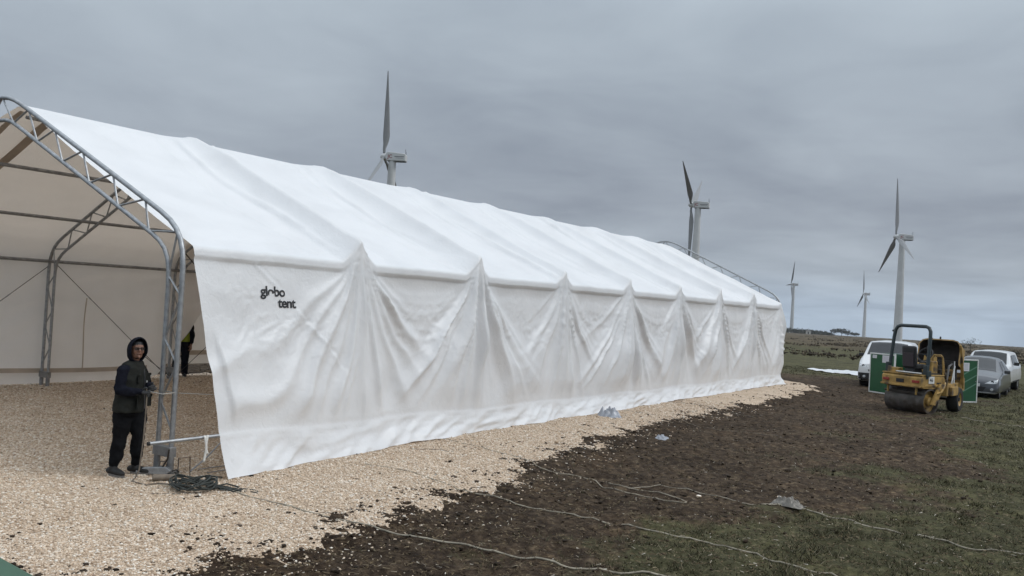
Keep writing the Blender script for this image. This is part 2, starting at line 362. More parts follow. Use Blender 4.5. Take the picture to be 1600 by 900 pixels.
class MB:
    def __init__(s): s.v = []; s.f = []
    def add(s, vs, fs):
        n = len(s.v); s.v += [tuple(v) for v in vs]; s.f += [tuple(i + n for i in f) for f in fs]; return s
    def box(s, c, sz, rot=None, taper=1.):
        hx, hy, hz = sz[0] / 2, sz[1] / 2, sz[2] / 2; vs = []
        for z in (-1, 1):
            k = taper if z > 0 else 1
            for x, y in ((-1, -1), (1, -1), (1, 1), (-1, 1)):
                p = Vector((x * hx * k, y * hy * k, z * hz))
                if rot is not None: p = rot @ p
                vs.append(p + Vector(c))
        return s.add(vs, [(3, 2, 1, 0), (4, 5, 6, 7), (0, 1, 5, 4), (1, 2, 6, 5), (2, 3, 7, 6), (3, 0, 4, 7)])
    def tube(s, pts, r, n=8, caps=True, sc=(1, 1)):
        pts = [Vector(p) for p in pts]; rs = r if isinstance(r, (list, tuple)) else [r] * len(pts)
        rings = []; up = None
        for i, p in enumerate(pts):
            d = (pts[min(i + 1, len(pts) - 1)] - pts[max(i - 1, 0)]).normalized()
            if up is None:
                up = Vector((0, 0, 1)) if abs(d.z) < .9 else Vector((1, 0, 0))
            a = d.cross(up).normalized(); b = a.cross(d).normalized(); up = b
            rings.append([p + (a * math.cos(2 * math.pi * k / n) * sc[0] + b * math.sin(2 * math.pi * k / n) * sc[1]) * rs[i] for k in range(n)])
        vs = [v for r_ in rings for v in r_]; fs = []
        for i in range(len(rings) - 1):
            for k in range(n):
                a = i * n + k; b = i * n + (k + 1) % n; fs.append((a, b, b + n, a + n))
        if caps: fs += [tuple(reversed(range(n))), tuple((len(rings) - 1) * n + k for k in range(n))]
        return s.add(vs, fs)
    def lathe(s, prof, c=(0, 0, 0), axis='X', n=24):
        vs = []; fs = []
        for (h, r) in prof:
            for k in range(n):
                a = 2 * math.pi * k / n; x, y = r * math.cos(a), r * math.sin(a)
                p = (h, x, y) if axis == 'X' else ((x, y, h) if axis == 'Z' else (x, h, y))
                vs.append((p[0] + c[0], p[1] + c[1], p[2] + c[2]))
        for i in range(len(prof) - 1):
            for k in range(n):
                a = i * n + k; b = i * n + (k + 1) % n; fs.append((a, b, b + n, a + n))
        return s.add(vs, fs)
    def prism(s, poly, lo, hi, axis='X'):
        vs = []
        for h in (lo, hi):
            for (a, b) in poly: vs.append({'X': (h, a, b), 'Y': (a, h, b), 'Z': (a, b, h)}[axis])
        n = len(poly); fs = [tuple(range(n - 1, -1, -1)), tuple(range(n, 2 * n))]
        fs += [(k, (k + 1) % n, (k + 1) % n + n, k + n) for k in range(n)]
        return s.add(vs, fs)
    def build(s, name, m, parent=None, smooth=False, bevel=0., fix=True):
        me = bpy.data.meshes.new(name); me.from_pydata([tuple(v) for v in s.v], [], s.f); me.materials.append(m)
        if fix:
            bm = bmesh.new(); bm.from_mesh(me); bmesh.ops.recalc_face_normals(bm, faces=bm.faces); bm.to_mesh(me); bm.free()
        if smooth:
            for p in me.polygons: p.use_smooth = True
            try: me.set_sharp_from_angle(angle=math.radians(40))
            except Exception: pass
        o = bpy.data.objects.new(name, me); COL.objects.link(o); o.parent = parent
        if bevel:
            bv = o.modifiers.new('bevel', 'BEVEL'); bv.width = bevel; bv.segments = 2; bv.limit_method = 'ANGLE'
        return o
def rotm(ax, deg): return Matrix.Rotation(math.radians(deg), 3, ax)
# ---------------------------------------------------------------- material list
M_TARP = tarp_mat()
M_GALV = mat('galvanised_steel', (.36, .375, .39), .5, .75, var=.18, vscale=14, bump=.1)
M_GALVD = mat('weathered_galvanised_steel', (.30, .31, .32), .5, .7, var=.2, vscale=10)
M_SEAM = mat('welded_double_cloth', (.50, .43, .36), .6, var=.1, vscale=3)  # tan colour stands in for the dimmer light passing two layers
M_INK = mat('black_print', (.012, .013, .016), .5)
M_CABLE = mat('steel_cable', (.06, .055, .05), .5, .6)
M_ROPE = mat('pale_hemp_rope', (.31, .275, .215), .9, var=.35, vscale=6)
M_ROPED = mat('dirty_brown_rope', (.17, .14, .11), .9, var=.3, vscale=12)
M_ROPEK = mat('dark_rope', (.035, .04, .036), .8, var=.4, vscale=25)
# ---------------------------------------------------------------- terrain
PADP = np.array([(-5.6, -3), (-5.9, 2.5), (-6.19, 4.25), (-6.08, 5.1), (-6.05, 5.86), (-6.29, 6.64), (-6.47, 7.47), (-6.58, 8.58), (-6.59, 9.76), (-7.19, 12.16), (-7.47, 14.54),
                 (-7.84, 17.76), (-7.69, 21.04), (-7.68, 27.33), (-7.95, 30.5), (-8.6, 32.6), (-9.8, 33.6), (-14, 33.9), (-20, 33.5), (-20.6, 20), (-20.4, 13), (-20.5, 6), (-22, -3)], float)
def poly_sd(x, y, P):
    d = np.full(x.shape, 1e9); ins = np.zeros(x.shape, bool)
    for (ax, ay), (bx, by) in zip(P, np.roll(P, -1, 0)):
        ex, ey = bx - ax, by - ay; t = np.clip(((x - ax) * ex + (y - ay) * ey) / (ex * ex + ey * ey), 0, 1)
        d = np.minimum(d, np.hypot(x - ax - t * ex, y - ay - t * ey))
        c = (ay > y) != (by > y)
        with np.errstate(divide='ignore', invalid='ignore'):
            ins ^= c & (x < (bx - ax) * (y - ay) / (by - ay if by != ay else 1e-9) + ax)
    return np.where(ins, d, -d)
def pad_sd(x, y):
    return poly_sd(x, y, PADP) + .38 * fbm(x * .9, y * .9, 301, 3) + .26 * fbm(x * 2.6, y * 2.6, 302, 3)
def base_z(x, y):
    r = np.hypot(x, y)
    z = -.0131 * np.log1p(np.exp(np.clip((r - 48) / 9, -30, 30))) * 9
    z = np.where((r - 48) / 9 > 29, -.0131 * (r - 48), z)
    z = z - .05 * np.maximum(r - 1000, 0) * sstep(1000, 1300, r)
    return z
def soil_relief(x, y):
    r = np.hypot(x, y); f = sstep(60, 20, r)
    z = .030 * fbm(x * .8, y * .8, 311, 3) + .030 * fbm(x * 3.2, y * 3.2, 312, 3) * (.35 + .65 * f) + .020 * (1 - np.abs(vnoise(x * 9, y * 9, 313)) * 2) * f
    far = sstep(45, 110, r)
    z += far * (.25 * fbm(x * .045, y * .045, 314, 4) + .16 * fbm(x * .22, y * .22, 315, 3) * sstep(900, 300, r)) 
    return z
def ground_z(x, y):
    x = np.atleast_1d(np.asarray(x, float)); y = np.atleast_1d(np.asarray(y, float))
    sd = pad_sd(x, y); s = base_z(x, y) + soil_relief(x, y) * 1.0 - .02
    return s, pad_z(x, y, sd), sd
def pad_z(x, y, sd):
    return .005 + base_z(x, y) * 0 + .014 * fbm(x * 1.1, y * 1.1, 321, 2) + .010 * fbm(x * 8, y * 8, 322, 2) - .075 * sstep(.22, -.35, sd)
def gz(x, y):
    s, p, sd = ground_z(x, y); return float(np.where(sd > .0, np.maximum(p, s - .1 * (sd > .3)), s)[0])
def polar(r0, r1, fac, az0, az1, daz):
    n = int(math.log(r1 / r0) / math.log(1 + fac)) + 1
    r = r0 * (r1 / r0) ** (np.arange(n + 1) / n); a = np.radians(np.arange(az0, az1 + daz / 2, daz))
    Rr, A = np.meshgrid(r, a, indexing='ij'); return Rr * np.sin(A), Rr * np.cos(A)
def grass_amt(x, y):
    # green increases towards the right of the track and beyond it
    t = (x + 4.5 + .0 * (y - 10)) + 2.4 * fbm(x * .22, y * .22, 331, 3)
    g = 1. * sstep(-1.2, 3.6, t)
    r = np.hypot(x, y)
    far = sstep(36, 46, r + 3 * fbm(x * .1, y * .1, 332, 2))
    return np.clip(np.maximum(g, far), 0, 1)
def ground_mat():
    m = bpy.data.materials.new('soil_and_turf'); m.use_nodes = True; t = m.node_tree; b = t.nodes['Principled BSDF']; L = t.links
    b.inputs['Roughness'].default_value = .95; b.inputs['Specular IOR Level'].default_value = .15
    co = t.nodes.new('ShaderNodeTexCoord')
    def nz(sc, det=8, ro=.6, dist=0):
        n = t.nodes.new('ShaderNodeTexNoise'); n.inputs['Scale'].default_value = sc; n.inputs['Detail'].default_value = det; n.inputs['Roughness'].default_value = ro; n.inputs['Distortion'].default_value = dist
        L.new(co.outputs['Object'], n.inputs['Vector']); return n.outputs['Fac']
    def ramp(f, *st):
        r = t.nodes.new('ShaderNodeValToRGB'); L.new(f, r.inputs[0])
        while len(r.color_ramp.elements) < len(st): r.color_ramp.elements.new(.5)
        for e_, (p, c) in zip(r.color_ramp.elements, st): e_.position = p; e_.color = (*c, 1)
        return r.outputs[0]
    def mix(f, a, c):
        x = t.nodes.new('ShaderNodeMix'); x.data_type = 'RGBA'
        (L.new(f, x.inputs[0]) if not isinstance(f, float) else setattr(x.inputs[0], 'default_value', f)); L.new(a, x.inputs[6]); L.new(c, x.inputs[7]); return x.outputs[2]
    def mr(f, a, c, lo=0., hi=1.):
        x = t.nodes.new('ShaderNodeMapRange'); x.inputs[1].default_value = a; x.inputs[2].default_value = c; x.inputs[3].default_value = lo; x.inputs[4].default_value = hi; L.new(f, x.inputs[0]); return x.outputs[0]
    soil = ramp(nz(7, 10, .7), (.3, (.018, .0118, .0076)), (.48, (.049, .0338, .0225)), (.58, (.094, .068, .045)), (.70, (.19, .145, .095)))
    grass = ramp(nz(9, 10, .75), (.3, (.028, .028, .014)), (.48, (.064, .062, .031)), (.6, (.105, .098, .053)), (.74, (.17, .155, .095)))
    dry = ramp(nz(3, 10, .7), (.3, (.045, .034, .022)), (.5, (.085, .068, .044)), (.7, (.14, .115, .075)))
    at = t.nodes.new('ShaderNodeAttribute'); at.attribute_name = 'grass'
    ad = t.nodes.new('ShaderNodeMath'); ad.operation = 'ADD'; L.new(at.outputs['Fac'], ad.inputs[0]); L.new(mr(nz(1.6, 8, .7), .3, .7, -.38, .38), ad.inputs[1])
    f = mr(ad.outputs[0], .38, .66)
    c = mix(f, soil, grass)
    aw = t.nodes.new('ShaderNodeAttribute'); aw.attribute_name = 'wet'
    wm = t.nodes.new('ShaderNodeMix'); wm.data_type = 'RGBA'; wm.blend_type = 'MULTIPLY'; L.new(aw.outputs['Fac'], wm.inputs[0]); L.new(c, wm.inputs[6]); wm.inputs[7].default_value = (.58, .53, .49, 1); c = wm.outputs[2]
    a2 = t.nodes.new('ShaderNodeAttribute'); a2.attribute_name = 'dry'
    ad2 = t.nodes.new('ShaderNodeMath'); ad2.operation = 'ADD'; L.new(a2.outputs['Fac'], ad2.inputs[0]); L.new(mr(nz(.25, 8, .7), .3, .7, -.3, .3), ad2.inputs[1])
    c = mix(mr(ad2.outputs[0], .35, .7), c, dry)
    mv = t.nodes.new('ShaderNodeMix'); mv.data_type = 'RGBA'; mv.blend_type = 'MULTIPLY'; mv.inputs[0].default_value = 1; L.new(c, mv.inputs[6]); L.new(ramp(nz(.7, 9, .72, .6), (.32, (.62, .60, .58)), (.5, (1., 1., 1.)), (.68, (1.45, 1.38, 1.25))), mv.inputs[7]); c = mv.outputs[2]
    L.new(c, b.inputs['Base Color'])
    bp = t.nodes.new('ShaderNodeBump'); bp.inputs['Strength'].default_value = 1.; bp.inputs['Distance'].default_value = .03
    L.new(nz(26, 8, .75), bp.inputs['Height']); L.new(bp.outputs[0], b.inputs['Normal'])
    return m
def gravel_mat():
    m = bpy.data.materials.new('crushed_limestone'); m.use_nodes = True; t = m.node_tree; b = t.nodes['Principled BSDF']; L = t.links
    b.inputs['Roughness'].default_value = .9; b.inputs['Specular IOR Level'].default_value = .2
    co = t.nodes.new('ShaderNodeTexCoord')
    v = t.nodes.new('ShaderNodeTexVoronoi'); v.inputs['Scale'].default_value = 52; L.new(co.outputs['Object'], v.inputs['Vector'])
    sp = t.nodes.new('ShaderNodeSeparateColor'); L.new(v.outputs['Color'], sp.inputs[0])
    r = t.nodes.new('ShaderNodeValToRGB'); L.new(sp.outputs[0], r.inputs[0])
    st = [(0, (.36, .265, .19)), (.3, (.50, .385, .28)), (.6, (.61, .48, .36)), (.85, (.70, .59, .47)), (1, (.82, .76, .67))]
    while len(r.color_ramp.elements) < len(st): r.color_ramp.elements.new(.5)
    for e_, (p, c) in zip(r.color_ramp.elements, st): e_.position = p; e_.color = (*c, 1)
    n = t.nodes.new('ShaderNodeTexNoise'); n.inputs['Scale'].default_value = 1.1; n.inputs['Detail'].default_value = 8; n.inputs['Roughness'].default_value = .7; L.new(co.outputs['Object'], n.inputs['Vector'])
    r2 = t.nodes.new('ShaderNodeValToRGB'); L.new(n.outputs['Fac'], r2.inputs[0])
    r2.color_ramp.elements[0].position = .3; r2.color_ramp.elements[0].color = (.80, .76, .71, 1); r2.color_ramp.elements[1].position = .62; r2.color_ramp.elements[1].color = (1.05, 1.05, 1.05, 1)
    mx = t.nodes.new('ShaderNodeMix'); mx.data_type = 'RGBA'; mx.blend_type = 'MULTIPLY'; mx.inputs[0].default_value = 1; L.new(r.outputs[0], mx.inputs[6]); L.new(r2.outputs[0], mx.inputs[7])
    L.new(mx.outputs[2], b.inputs['Base Color'])
    bp = t.nodes.new('ShaderNodeBump'); bp.inputs['Strength'].default_value = 1.; bp.inputs['Distance'].default_value = .018; bp.invert = True
    L.new(v.outputs['Distance'], bp.inputs['Height']); L.new(bp.outputs[0], b.inputs['Normal'])
    return m
def island_mat(name, stops, rough=.9):
    m = bpy.data.materials.new(name); m.use_nodes = True; t = m.node_tree; b = t.nodes['Principled BSDF']; b.inputs['Roughness'].default_value = rough; b.inputs['Specular IOR Level'].default_value = .2
    g = t.nodes.new('ShaderNodeNewGeometry'); r = t.nodes.new('ShaderNodeValToRGB'); t.links.new(g.outputs['Random Per Island'], r.inputs[0])
    while len(r.color_ramp.elements) < len(stops): r.color_ramp.elements.new(.5)
    for e_, (p, c) in zip(r.color_ramp.elements, stops): e_.position = p; e_.color = (*c, 1)
    t.links.new(r.outputs[0], b.inputs['Base Color']); return m
MG = ground_mat(); MGR = gravel_mat()
def attrs_for(x, y):
    r = np.hypot(x, y); az = np.degrees(np.arctan2(x, y))
    g = grass_amt(x, y)
    dry = sstep(75, 130, r) * .75 + sstep(300, 600, r) * .1
    dry = dry * sstep(-26, -12, az + 6 * fbm(x * .02, y * .02, 341, 2)) + .75 * sstep(130, 260, r)
    wet = np.exp(-np.clip(-poly_sd(x, y, PADP), 0, 99) / 1.3) * np.clip(.9 + .8 * fbm(x * .7, y * .7, 343, 3), 0, 1)
    return dict(grass=g, dry=np.clip(dry, 0, 1), wet=wet)
def build_ground():
    for nm, args in (('ground', (2.6, 1500, .0085, -71, 1, .25)),):
        x, y = polar(*args); s, p, sd = ground_z(x.ravel(), y.ravel())
        s = s - .10 * sstep(.45, 1.0, sd)
        o = np_mesh(nm, np.c_[x.ravel(), y.ravel(), s], grid_faces(*x.shape)[:, ::-1], MG, attrs=attrs_for(x.ravel(), y.ravel())); o['kind'] = 'structure'
    # the same ground outside the view, coarser
    x, y = polar(2.6, 1500, .06, 1, 289, 3.0); s, p, sd = ground_z(x.ravel(), y.ravel())
    o = np_mesh('ground', np.c_[x.ravel(), y.ravel(), s - .10 * sstep(.45, 1., sd)], grid_faces(*x.shape)[:, ::-1], MG, attrs=attrs_for(x.ravel(), y.ravel())); o['kind'] = 'structure'
    a = np.radians(np.arange(0, 360, 10)); V = [(0, 0, -.02)] + [(2.62 * math.sin(t), 2.62 * math.cos(t), -.02) for t in a]
    o = np_mesh('ground', V, [(0, i + 1, (i + 1) % 36 + 1) for i in range(36)], MG, attrs=dict(grass=np.ones(37), dry=np.zeros(37), wet=np.zeros(37))); o['kind'] = 'structure'
    # gravel pad
    x, y = polar(3.5, 40, .0058, -71, 1, .22)
    sd = pad_sd(x, y); z = pad_z(x, y, sd); F = grid_faces(*x.shape)[:, ::-1]
    keep = (sd.ravel()[F].max(1) > -.45); F = F[keep]; us, inv = np.unique(F, return_inverse=True)
    V = np.c_[x.ravel(), y.ravel(), z.ravel()][us]
    o = np_mesh('gravel_pad', V, inv.reshape(F.shape), MGR); o['kind'] = 'structure'
build_ground()
# ---------------------------------------------------------------- loose stones, clods, grass
def wedge(n, r0, r1, power, az0=-69, az1=-1):
    u = RNG.random(n); r = (r0 ** power + u * (r1 ** power - r0 ** power)) ** (1 / power)
    a = np.radians(az0 + (az1 - az0) * RNG.random(n)); return r * np.sin(a), r * np.cos(a), r
OCT = np.array([(1, 0, 0), (-1, 0, 0), (0, 1, 0), (0, -1, 0), (0, 0, 1), (0, 0, -1)], float)
OCF = np.array([(0, 2, 4), (2, 1, 4), (1, 3, 4), (3, 0, 4), (2, 0, 5), (1, 2, 5), (3, 1, 5), (0, 3, 5)])
CUB = np.array([(-1, -1, -1), (1, -1, -1), (1, 1, -1), (-1, 1, -1), (-1, -1, 1), (1, -1, 1), (1, 1, 1), (-1, 1, 1)], float) * .72
CUF = np.array([(0, 2, 1), (0, 3, 2), (4, 5, 6), (4, 6, 7), (0, 1, 5), (0, 5, 4), (1, 2, 6), (1, 6, 5), (2, 3, 7), (2, 7, 6), (3, 0, 4), (3, 4, 7)])
def chunks(name, x, y, z, size, m, flat=.6, jit=.45, smooth=False, tmpl=None):
    n = len(x); T, TF = tmpl if tmpl else (CUB, CUF); k = len(T)
    V = T[None] + jit * RNG.standard_normal((n, k, 3)) * .5
    sc = size[:, None] * (.7 + .6 * RNG.random((n, 3))); sc[:, 2] *= flat
    V = V * sc[:, None]; a = RNG.random(n) * 6.283; c, s = np.cos(a)[:, None], np.sin(a)[:, None]
    X = V[:, :, 0] * c - V[:, :, 1] * s + x[:, None]; Y = V[:, :, 0] * s + V[:, :, 1] * c + y[:, None]
    Z = V[:, :, 2] + z[:, None] + (size * flat * .35)[:, None]
    F = (TF[None] + (np.arange(n) * k)[:, None, None]).reshape(-1, 3)
    return np_mesh(name, np.stack([X, Y, Z], -1).reshape(-1, 3), F, m, smooth=smooth)
x, y, r = wedge(300000, 5.2, 24, .9); s, p, sd = ground_z(x, y)
k = (sd > -.02 + .25 * RNG.random(len(x)) ** 2) | ((sd > -.9) & (RNG.random(len(x)) < .02 + .10 * np.exp(-np.abs(sd) * 3)))
x, y, s, p, sd, r = x[k], y[k], s[k], p[k], sd[k], r[k]
mst = island_mat('limestone_chips', [(0, (.38, .28, .20)), (.2, (.52, .40, .295)), (.5, (.64, .505, .375)), (.75, (.73, .61, .485)), (1, (.84, .79, .71))])
tag(chunks('gravel', x, y, np.where(sd > .1, p, np.maximum(s, p)), .004 + .008 * RNG.random(len(x)) ** 1.8 + .00035 * r, mst, .6), 'pale tan crushed stone chips spread over the pad around and under the tent', 'gravel', kind='stuff')
# dark clods: along the torn edge and thrown on the gravel
x, y, r = wedge(120000, 4.5, 34, .8); s, p, sd = ground_z(x, y)
q = fbm(x * 1.3, y * 1.3, 351, 3)
pr = np.where(sd > 0, .014 * np.exp(-sd / .8) + .30 * np.exp(-sd / .22) + .35 * sstep(.28, .55, q) * np.exp(-sd / 1.3) + .0010, .10 * (1 - .93 * grass_amt(x, y)) * sstep(40, 12, r))
k = RNG.random(len(x)) < pr; x, y, s, p, sd, r = x[k], y[k], s[k], p[k], sd[k], r[k]
mcl = island_mat('dark_earth_clods', [(0, (.014, .010, .006)), (.5, (.036, .024, .015)), (.9, (.06, .043, .03)), (1, (.10, .075, .055))])
tag(chunks('soil_clods', x, y, np.where(sd > 0, np.maximum(p, s - .1), s), .006 + .020 * RNG.random(len(x)) ** 3 + .0004 * r, mcl, .55), 'dark brown lumps of earth scattered along the torn edge of the gravel', 'soil', kind='stuff')
# bits of straw, chips of pale stone on the soil
x, y, r = wedge(230000, 4.5, 34, .8); s, p, sd = ground_z(x, y); k = (sd < -.1) & (RNG.random(len(x)) < .42); x, y, s, r = x[k], y[k], s[k], r[k]; n = len(x)
a = RNG.random(n) * 6.283; ln = .010 + .028 * RNG.random(n) ** 2; w = .0015 + .0020 * RNG.random(n) + .0001 * r
dx, dy = np.cos(a) * ln, np.sin(a) * ln; ex, ey = -np.sin(a) * w, np.cos(a) * w; h = .004 + .015 * RNG.random(n)
V = np.stack([np.stack([x - dx - ex, y - dy - ey, s + h], -1), np.stack([x + dx - ex, y + dy - ey, s + h + .010 * RNG.random(n)], -1), np.stack([x + dx + ex, y + dy + ey, s + h + .012 * RNG.random(n)], -1), np.stack([x - dx + ex, y - dy + ey, s + h], -1)], 1).reshape(-1, 3)
mstr = island_mat('dead_straw', [(0, (.038, .026, .014)), (.45, (.085, .060, .034)), (.8, (.14, .105, .062)), (.95, (.21, .17, .11)), (1, (.50, .46, .40))])
tag(np_mesh('straw_litter', V, np.arange(4 * n).reshape(-1, 4), mstr, smooth=False), 'short pale dead stems and leaves littered over the trampled turf', 'straw', kind='stuff')
# grass blades
x, y, r = wedge(420000, 4.3, 48, .72); s, p, sd = ground_z(x, y); g = grass_amt(x, y); tuft = fbm(x * 1.9, y * 1.9, 361, 3)
k = (sd < -.15) & (RNG.random(len(x)) < np.clip(g * 1.1 - .12, .05, 1) * (.25 + 1.2 * np.clip(tuft + .35, 0, 1))); x, y, s, r, g, tuft = x[k], y[k], s[k], r[k], g[k], tuft[k]; n = len(x)
a = RNG.random(n) * 6.283; h = (.012 + .028 * RNG.random(n) + .055 * np.clip(tuft, 0, 1)) * (.55 + .45 * g); w = .0035 + .0003 * r; lx, ly = RNG.standard_normal(n) * h * .8, RNG.standard_normal(n) * h * .8
V = np.stack([np.stack([x - np.cos(a) * w, y - np.sin(a) * w, s - .004], -1), np.stack([x + np.cos(a) * w, y + np.sin(a) * w, s - .004], -1), np.stack([x + lx, y + ly, s + h], -1)], 1).reshape(-1, 3)
mgb = island_mat('short_grass', [(0, (.024, .024, .012)), (.45, (.052, .053, .025)), (.7, (.085, .078, .042)), (.88, (.13, .11, .065)), (1, (.22, .19, .13))], .8)
tag(np_mesh('grass', V, np.arange(3 * n).reshape(-1, 3), mgb, smooth=False), 'short thin grass growing over the trampled soil right of the tent', 'grass', kind='stuff')
# heath scrub beyond the parked cars
n0 = 26000; x, y, r = wedge(n0, 55, 900, .35, -36, 0); az = np.degrees(np.arctan2(x, y)); q = fbm(x * .05, y * .05, 371, 3)
k = RNG.random(n0) < (.02 + .85 * sstep(.05, .45, q)) * (.04 + .9 * sstep(-16, -8, az + 4 * q)) * sstep(62, 95, r + 14 * q) * .7; x, y, r = x[k], y[k], r[k]
zz = base_z(x, y) + soil_relief(x, y) - .02; n = len(x); B = 7
cx = (x[:, None] + RNG.standard_normal((n, B)) * .55).ravel(); cy = (y[:, None] + RNG.standard_normal((n, B)) * .35).ravel(); cz = (zz[:, None] + .03 + .20 * RNG.random((n, B))).ravel()
mh = island_mat('brown_heath', [(0, (.026, .021, .014)), (.5, (.055, .043, .029)), (.85, (.09, .072, .046)), (1, (.14, .115, .075))])
tag(chunks('heath_scrub', cx, cy, cz, .05 + .09 * RNG.random(n * B), mh, .8, .9, tmpl=(OCT, OCF)), 'low dark brown heath covering the far slope behind the parked cars', 'scrub', kind='stuff')
# ---------------------------------------------------------------- the tent
TX, TY = -9.53, 6.28
tent = thing('storage_tent', 'long white storage tent with an open near end and rippled white side wall', 'tent', (TX, TY, 0))
P, (RO, WA, SK) = roof_tarp_grid()
Rn, Cn, _ = P.shape
tarp = np_mesh('side_tarpaulin', P.reshape(-1, 3), grid_faces(Rn, Cn)[:, ::-1], M_TARP, tent)
tag(tarp, 'white cloth draped in folds over the right roof slope and wall')
# truss frames
ARC = [(-.03, 0.0), (-.03, 2.5), (-.035, 2.72), (-.06, 2.88), (-.12, 3.03), (-.22, 3.17), (-.36, 3.285), (-.57, 3.40), (-1.0, 3.60), (-1.69, 3.92), (-2.68, 4.375), (-3.76, 4.87), (-4.30, 5.115), (-4.52, 5.205), (-4.72, 5.26), (-4.92, 5.28)]
INN = [(-.31, 0.0), (-.31, 2.40), (-.32, 2.62), (-.36, 2.78), (-.44, 2.91), (-.56, 3.01), (-.72, 3.10), (-1.12, 3.285), (-1.8, 3.60), (-2.79, 4.055), (-3.87, 4.55), (-4.36, 4.775), (-4.56, 4.86), (-4.74, 4.905), (-4.92, 4.915)]
def mirror(pl): return pl + [(-9.84 - x, z) for x, z in reversed(pl[:-1])]
def at_len(pl, s):
    p = np.array(pl); L = np.r_[0, np.cumsum(np.hypot(*np.diff(p, axis=0).T))]; return np.interp(s, L, p[:, 0]), np.interp(s, L, p[:, 1]), L[-1]
def build_frame():
    fr = bpy.data.objects.new('arch_frame', None); COL.objects.link(fr)
    MB().tube([(x, 0, z) for x, z in mirror(ARC)], .034, 10).build('outer_chord', M_GALV, fr, True)
    MB().tube([(x, 0, z) for x, z in mirror(INN)], .031, 10).build('inner_chord', M_GALV, fr, True)
    A, I = mirror(ARC), mirror(INN); LA = at_len(A, 0)[2]; LI = at_len(I, 0)[2]; n = 36; me = None
    for k in range(n):
        s0 = (.55 + k * (LA - 1.1) / n) / LA; s1 = (.55 + (k + 1) * (LA - 1.1) / n) / LA
        a, b = (at_len(A, s0 * LA), at_len(I, s1 * LI)) if k % 2 == 0 else (at_len(I, s0 * LI), at_len(A, s1 * LA))
        MB().tube([(a[0], 0, a[1]), (b[0], 0, b[1])], .015, 6, False).build('web_bar', M_GALV, fr, True)
    for sx, cx in ((1, -.17), (-1, -9.67)):
        MB().box((cx, 0, .30), (.36, .10, .13)).build('tie_plate', M_GALVD, fr, bevel=.008)
        b = MB().box((cx, 0, .02), (.42, .22, .02)); b.tube([(cx - .14, 0, 0), (cx - .14, 0, .26)], .042, 10).tube([(cx + .14, 0, 0), (cx + .14, 0, .26)], .042, 10)
        b.tube([(cx - .17, .08, .02), (cx - .17, .08, .07)], .014, 6).tube([(cx + .17, .08, .02), (cx + .17, .08, .07)], .014, 6).tube([(cx - .17, -.08, .02), (cx - .17, -.08, .07)], .014, 6).tube([(cx + .17, -.08, .02), (cx + .17, -.08, .07)], .014, 6)
        b.build('base_plate', M_GALVD, fr, True)
    return fr
fr0 = build_frame(); fr0.parent = tent
for k in range(1, 9):
    f = copy_tree(fr0, tent); f.location = (0, BAY * k, -.05)
    if k == 8: f.location = (0, LEN + .16, .10)
fr0.location = (0, .06, 0)
fr0.rotation_euler = (0, 0, 0); 
# skewed first frame: its crown leans a little towards the open end
fr0.rotation_euler[2] = math.radians(2.2)
# purlins
for (x, z, r) in ((-.06, 2.87, .045), (-9.76, 2.80, .036), (-8.0, 3.66, .034), (-6.40, 4.40, .034), (-4.92, 5.05, .03)):
    MB().tube([(x, .02 if x < -4.95 else .25, z), (x, LEN + .2, z)], r, 8).build('purlin', M_GALVD, tent, True)
# bracing cables behind the left wall and in the first bays
for a, b in (((-9.72, 3.27, 2.75), (-9.72, 6.25, .05)), ((-9.72, 3.1, 2.68), (-9.72, .2, .2)), ((-.2, .2, 2.85), (-.2, 3.1, .2)), ((-9.6, 9.4, 2.7), (-9.6, 6.4, .1)), ((-9.72, 5.55, .62), (-9.66, 6.25, .1))):
    MB().tube([a, b], .008, 5).build('brace_cable', M_CABLE, tent)
    m_ = Vector(a).lerp(Vector(b), .28); d_ = (Vector(b) - Vector(a)).normalized()
    MB().tube([m_ - d_ * .1, m_, m_ + d_ * .1], [.006, .016, .006], 6).build('turnbuckle', M_GALVD, tent)
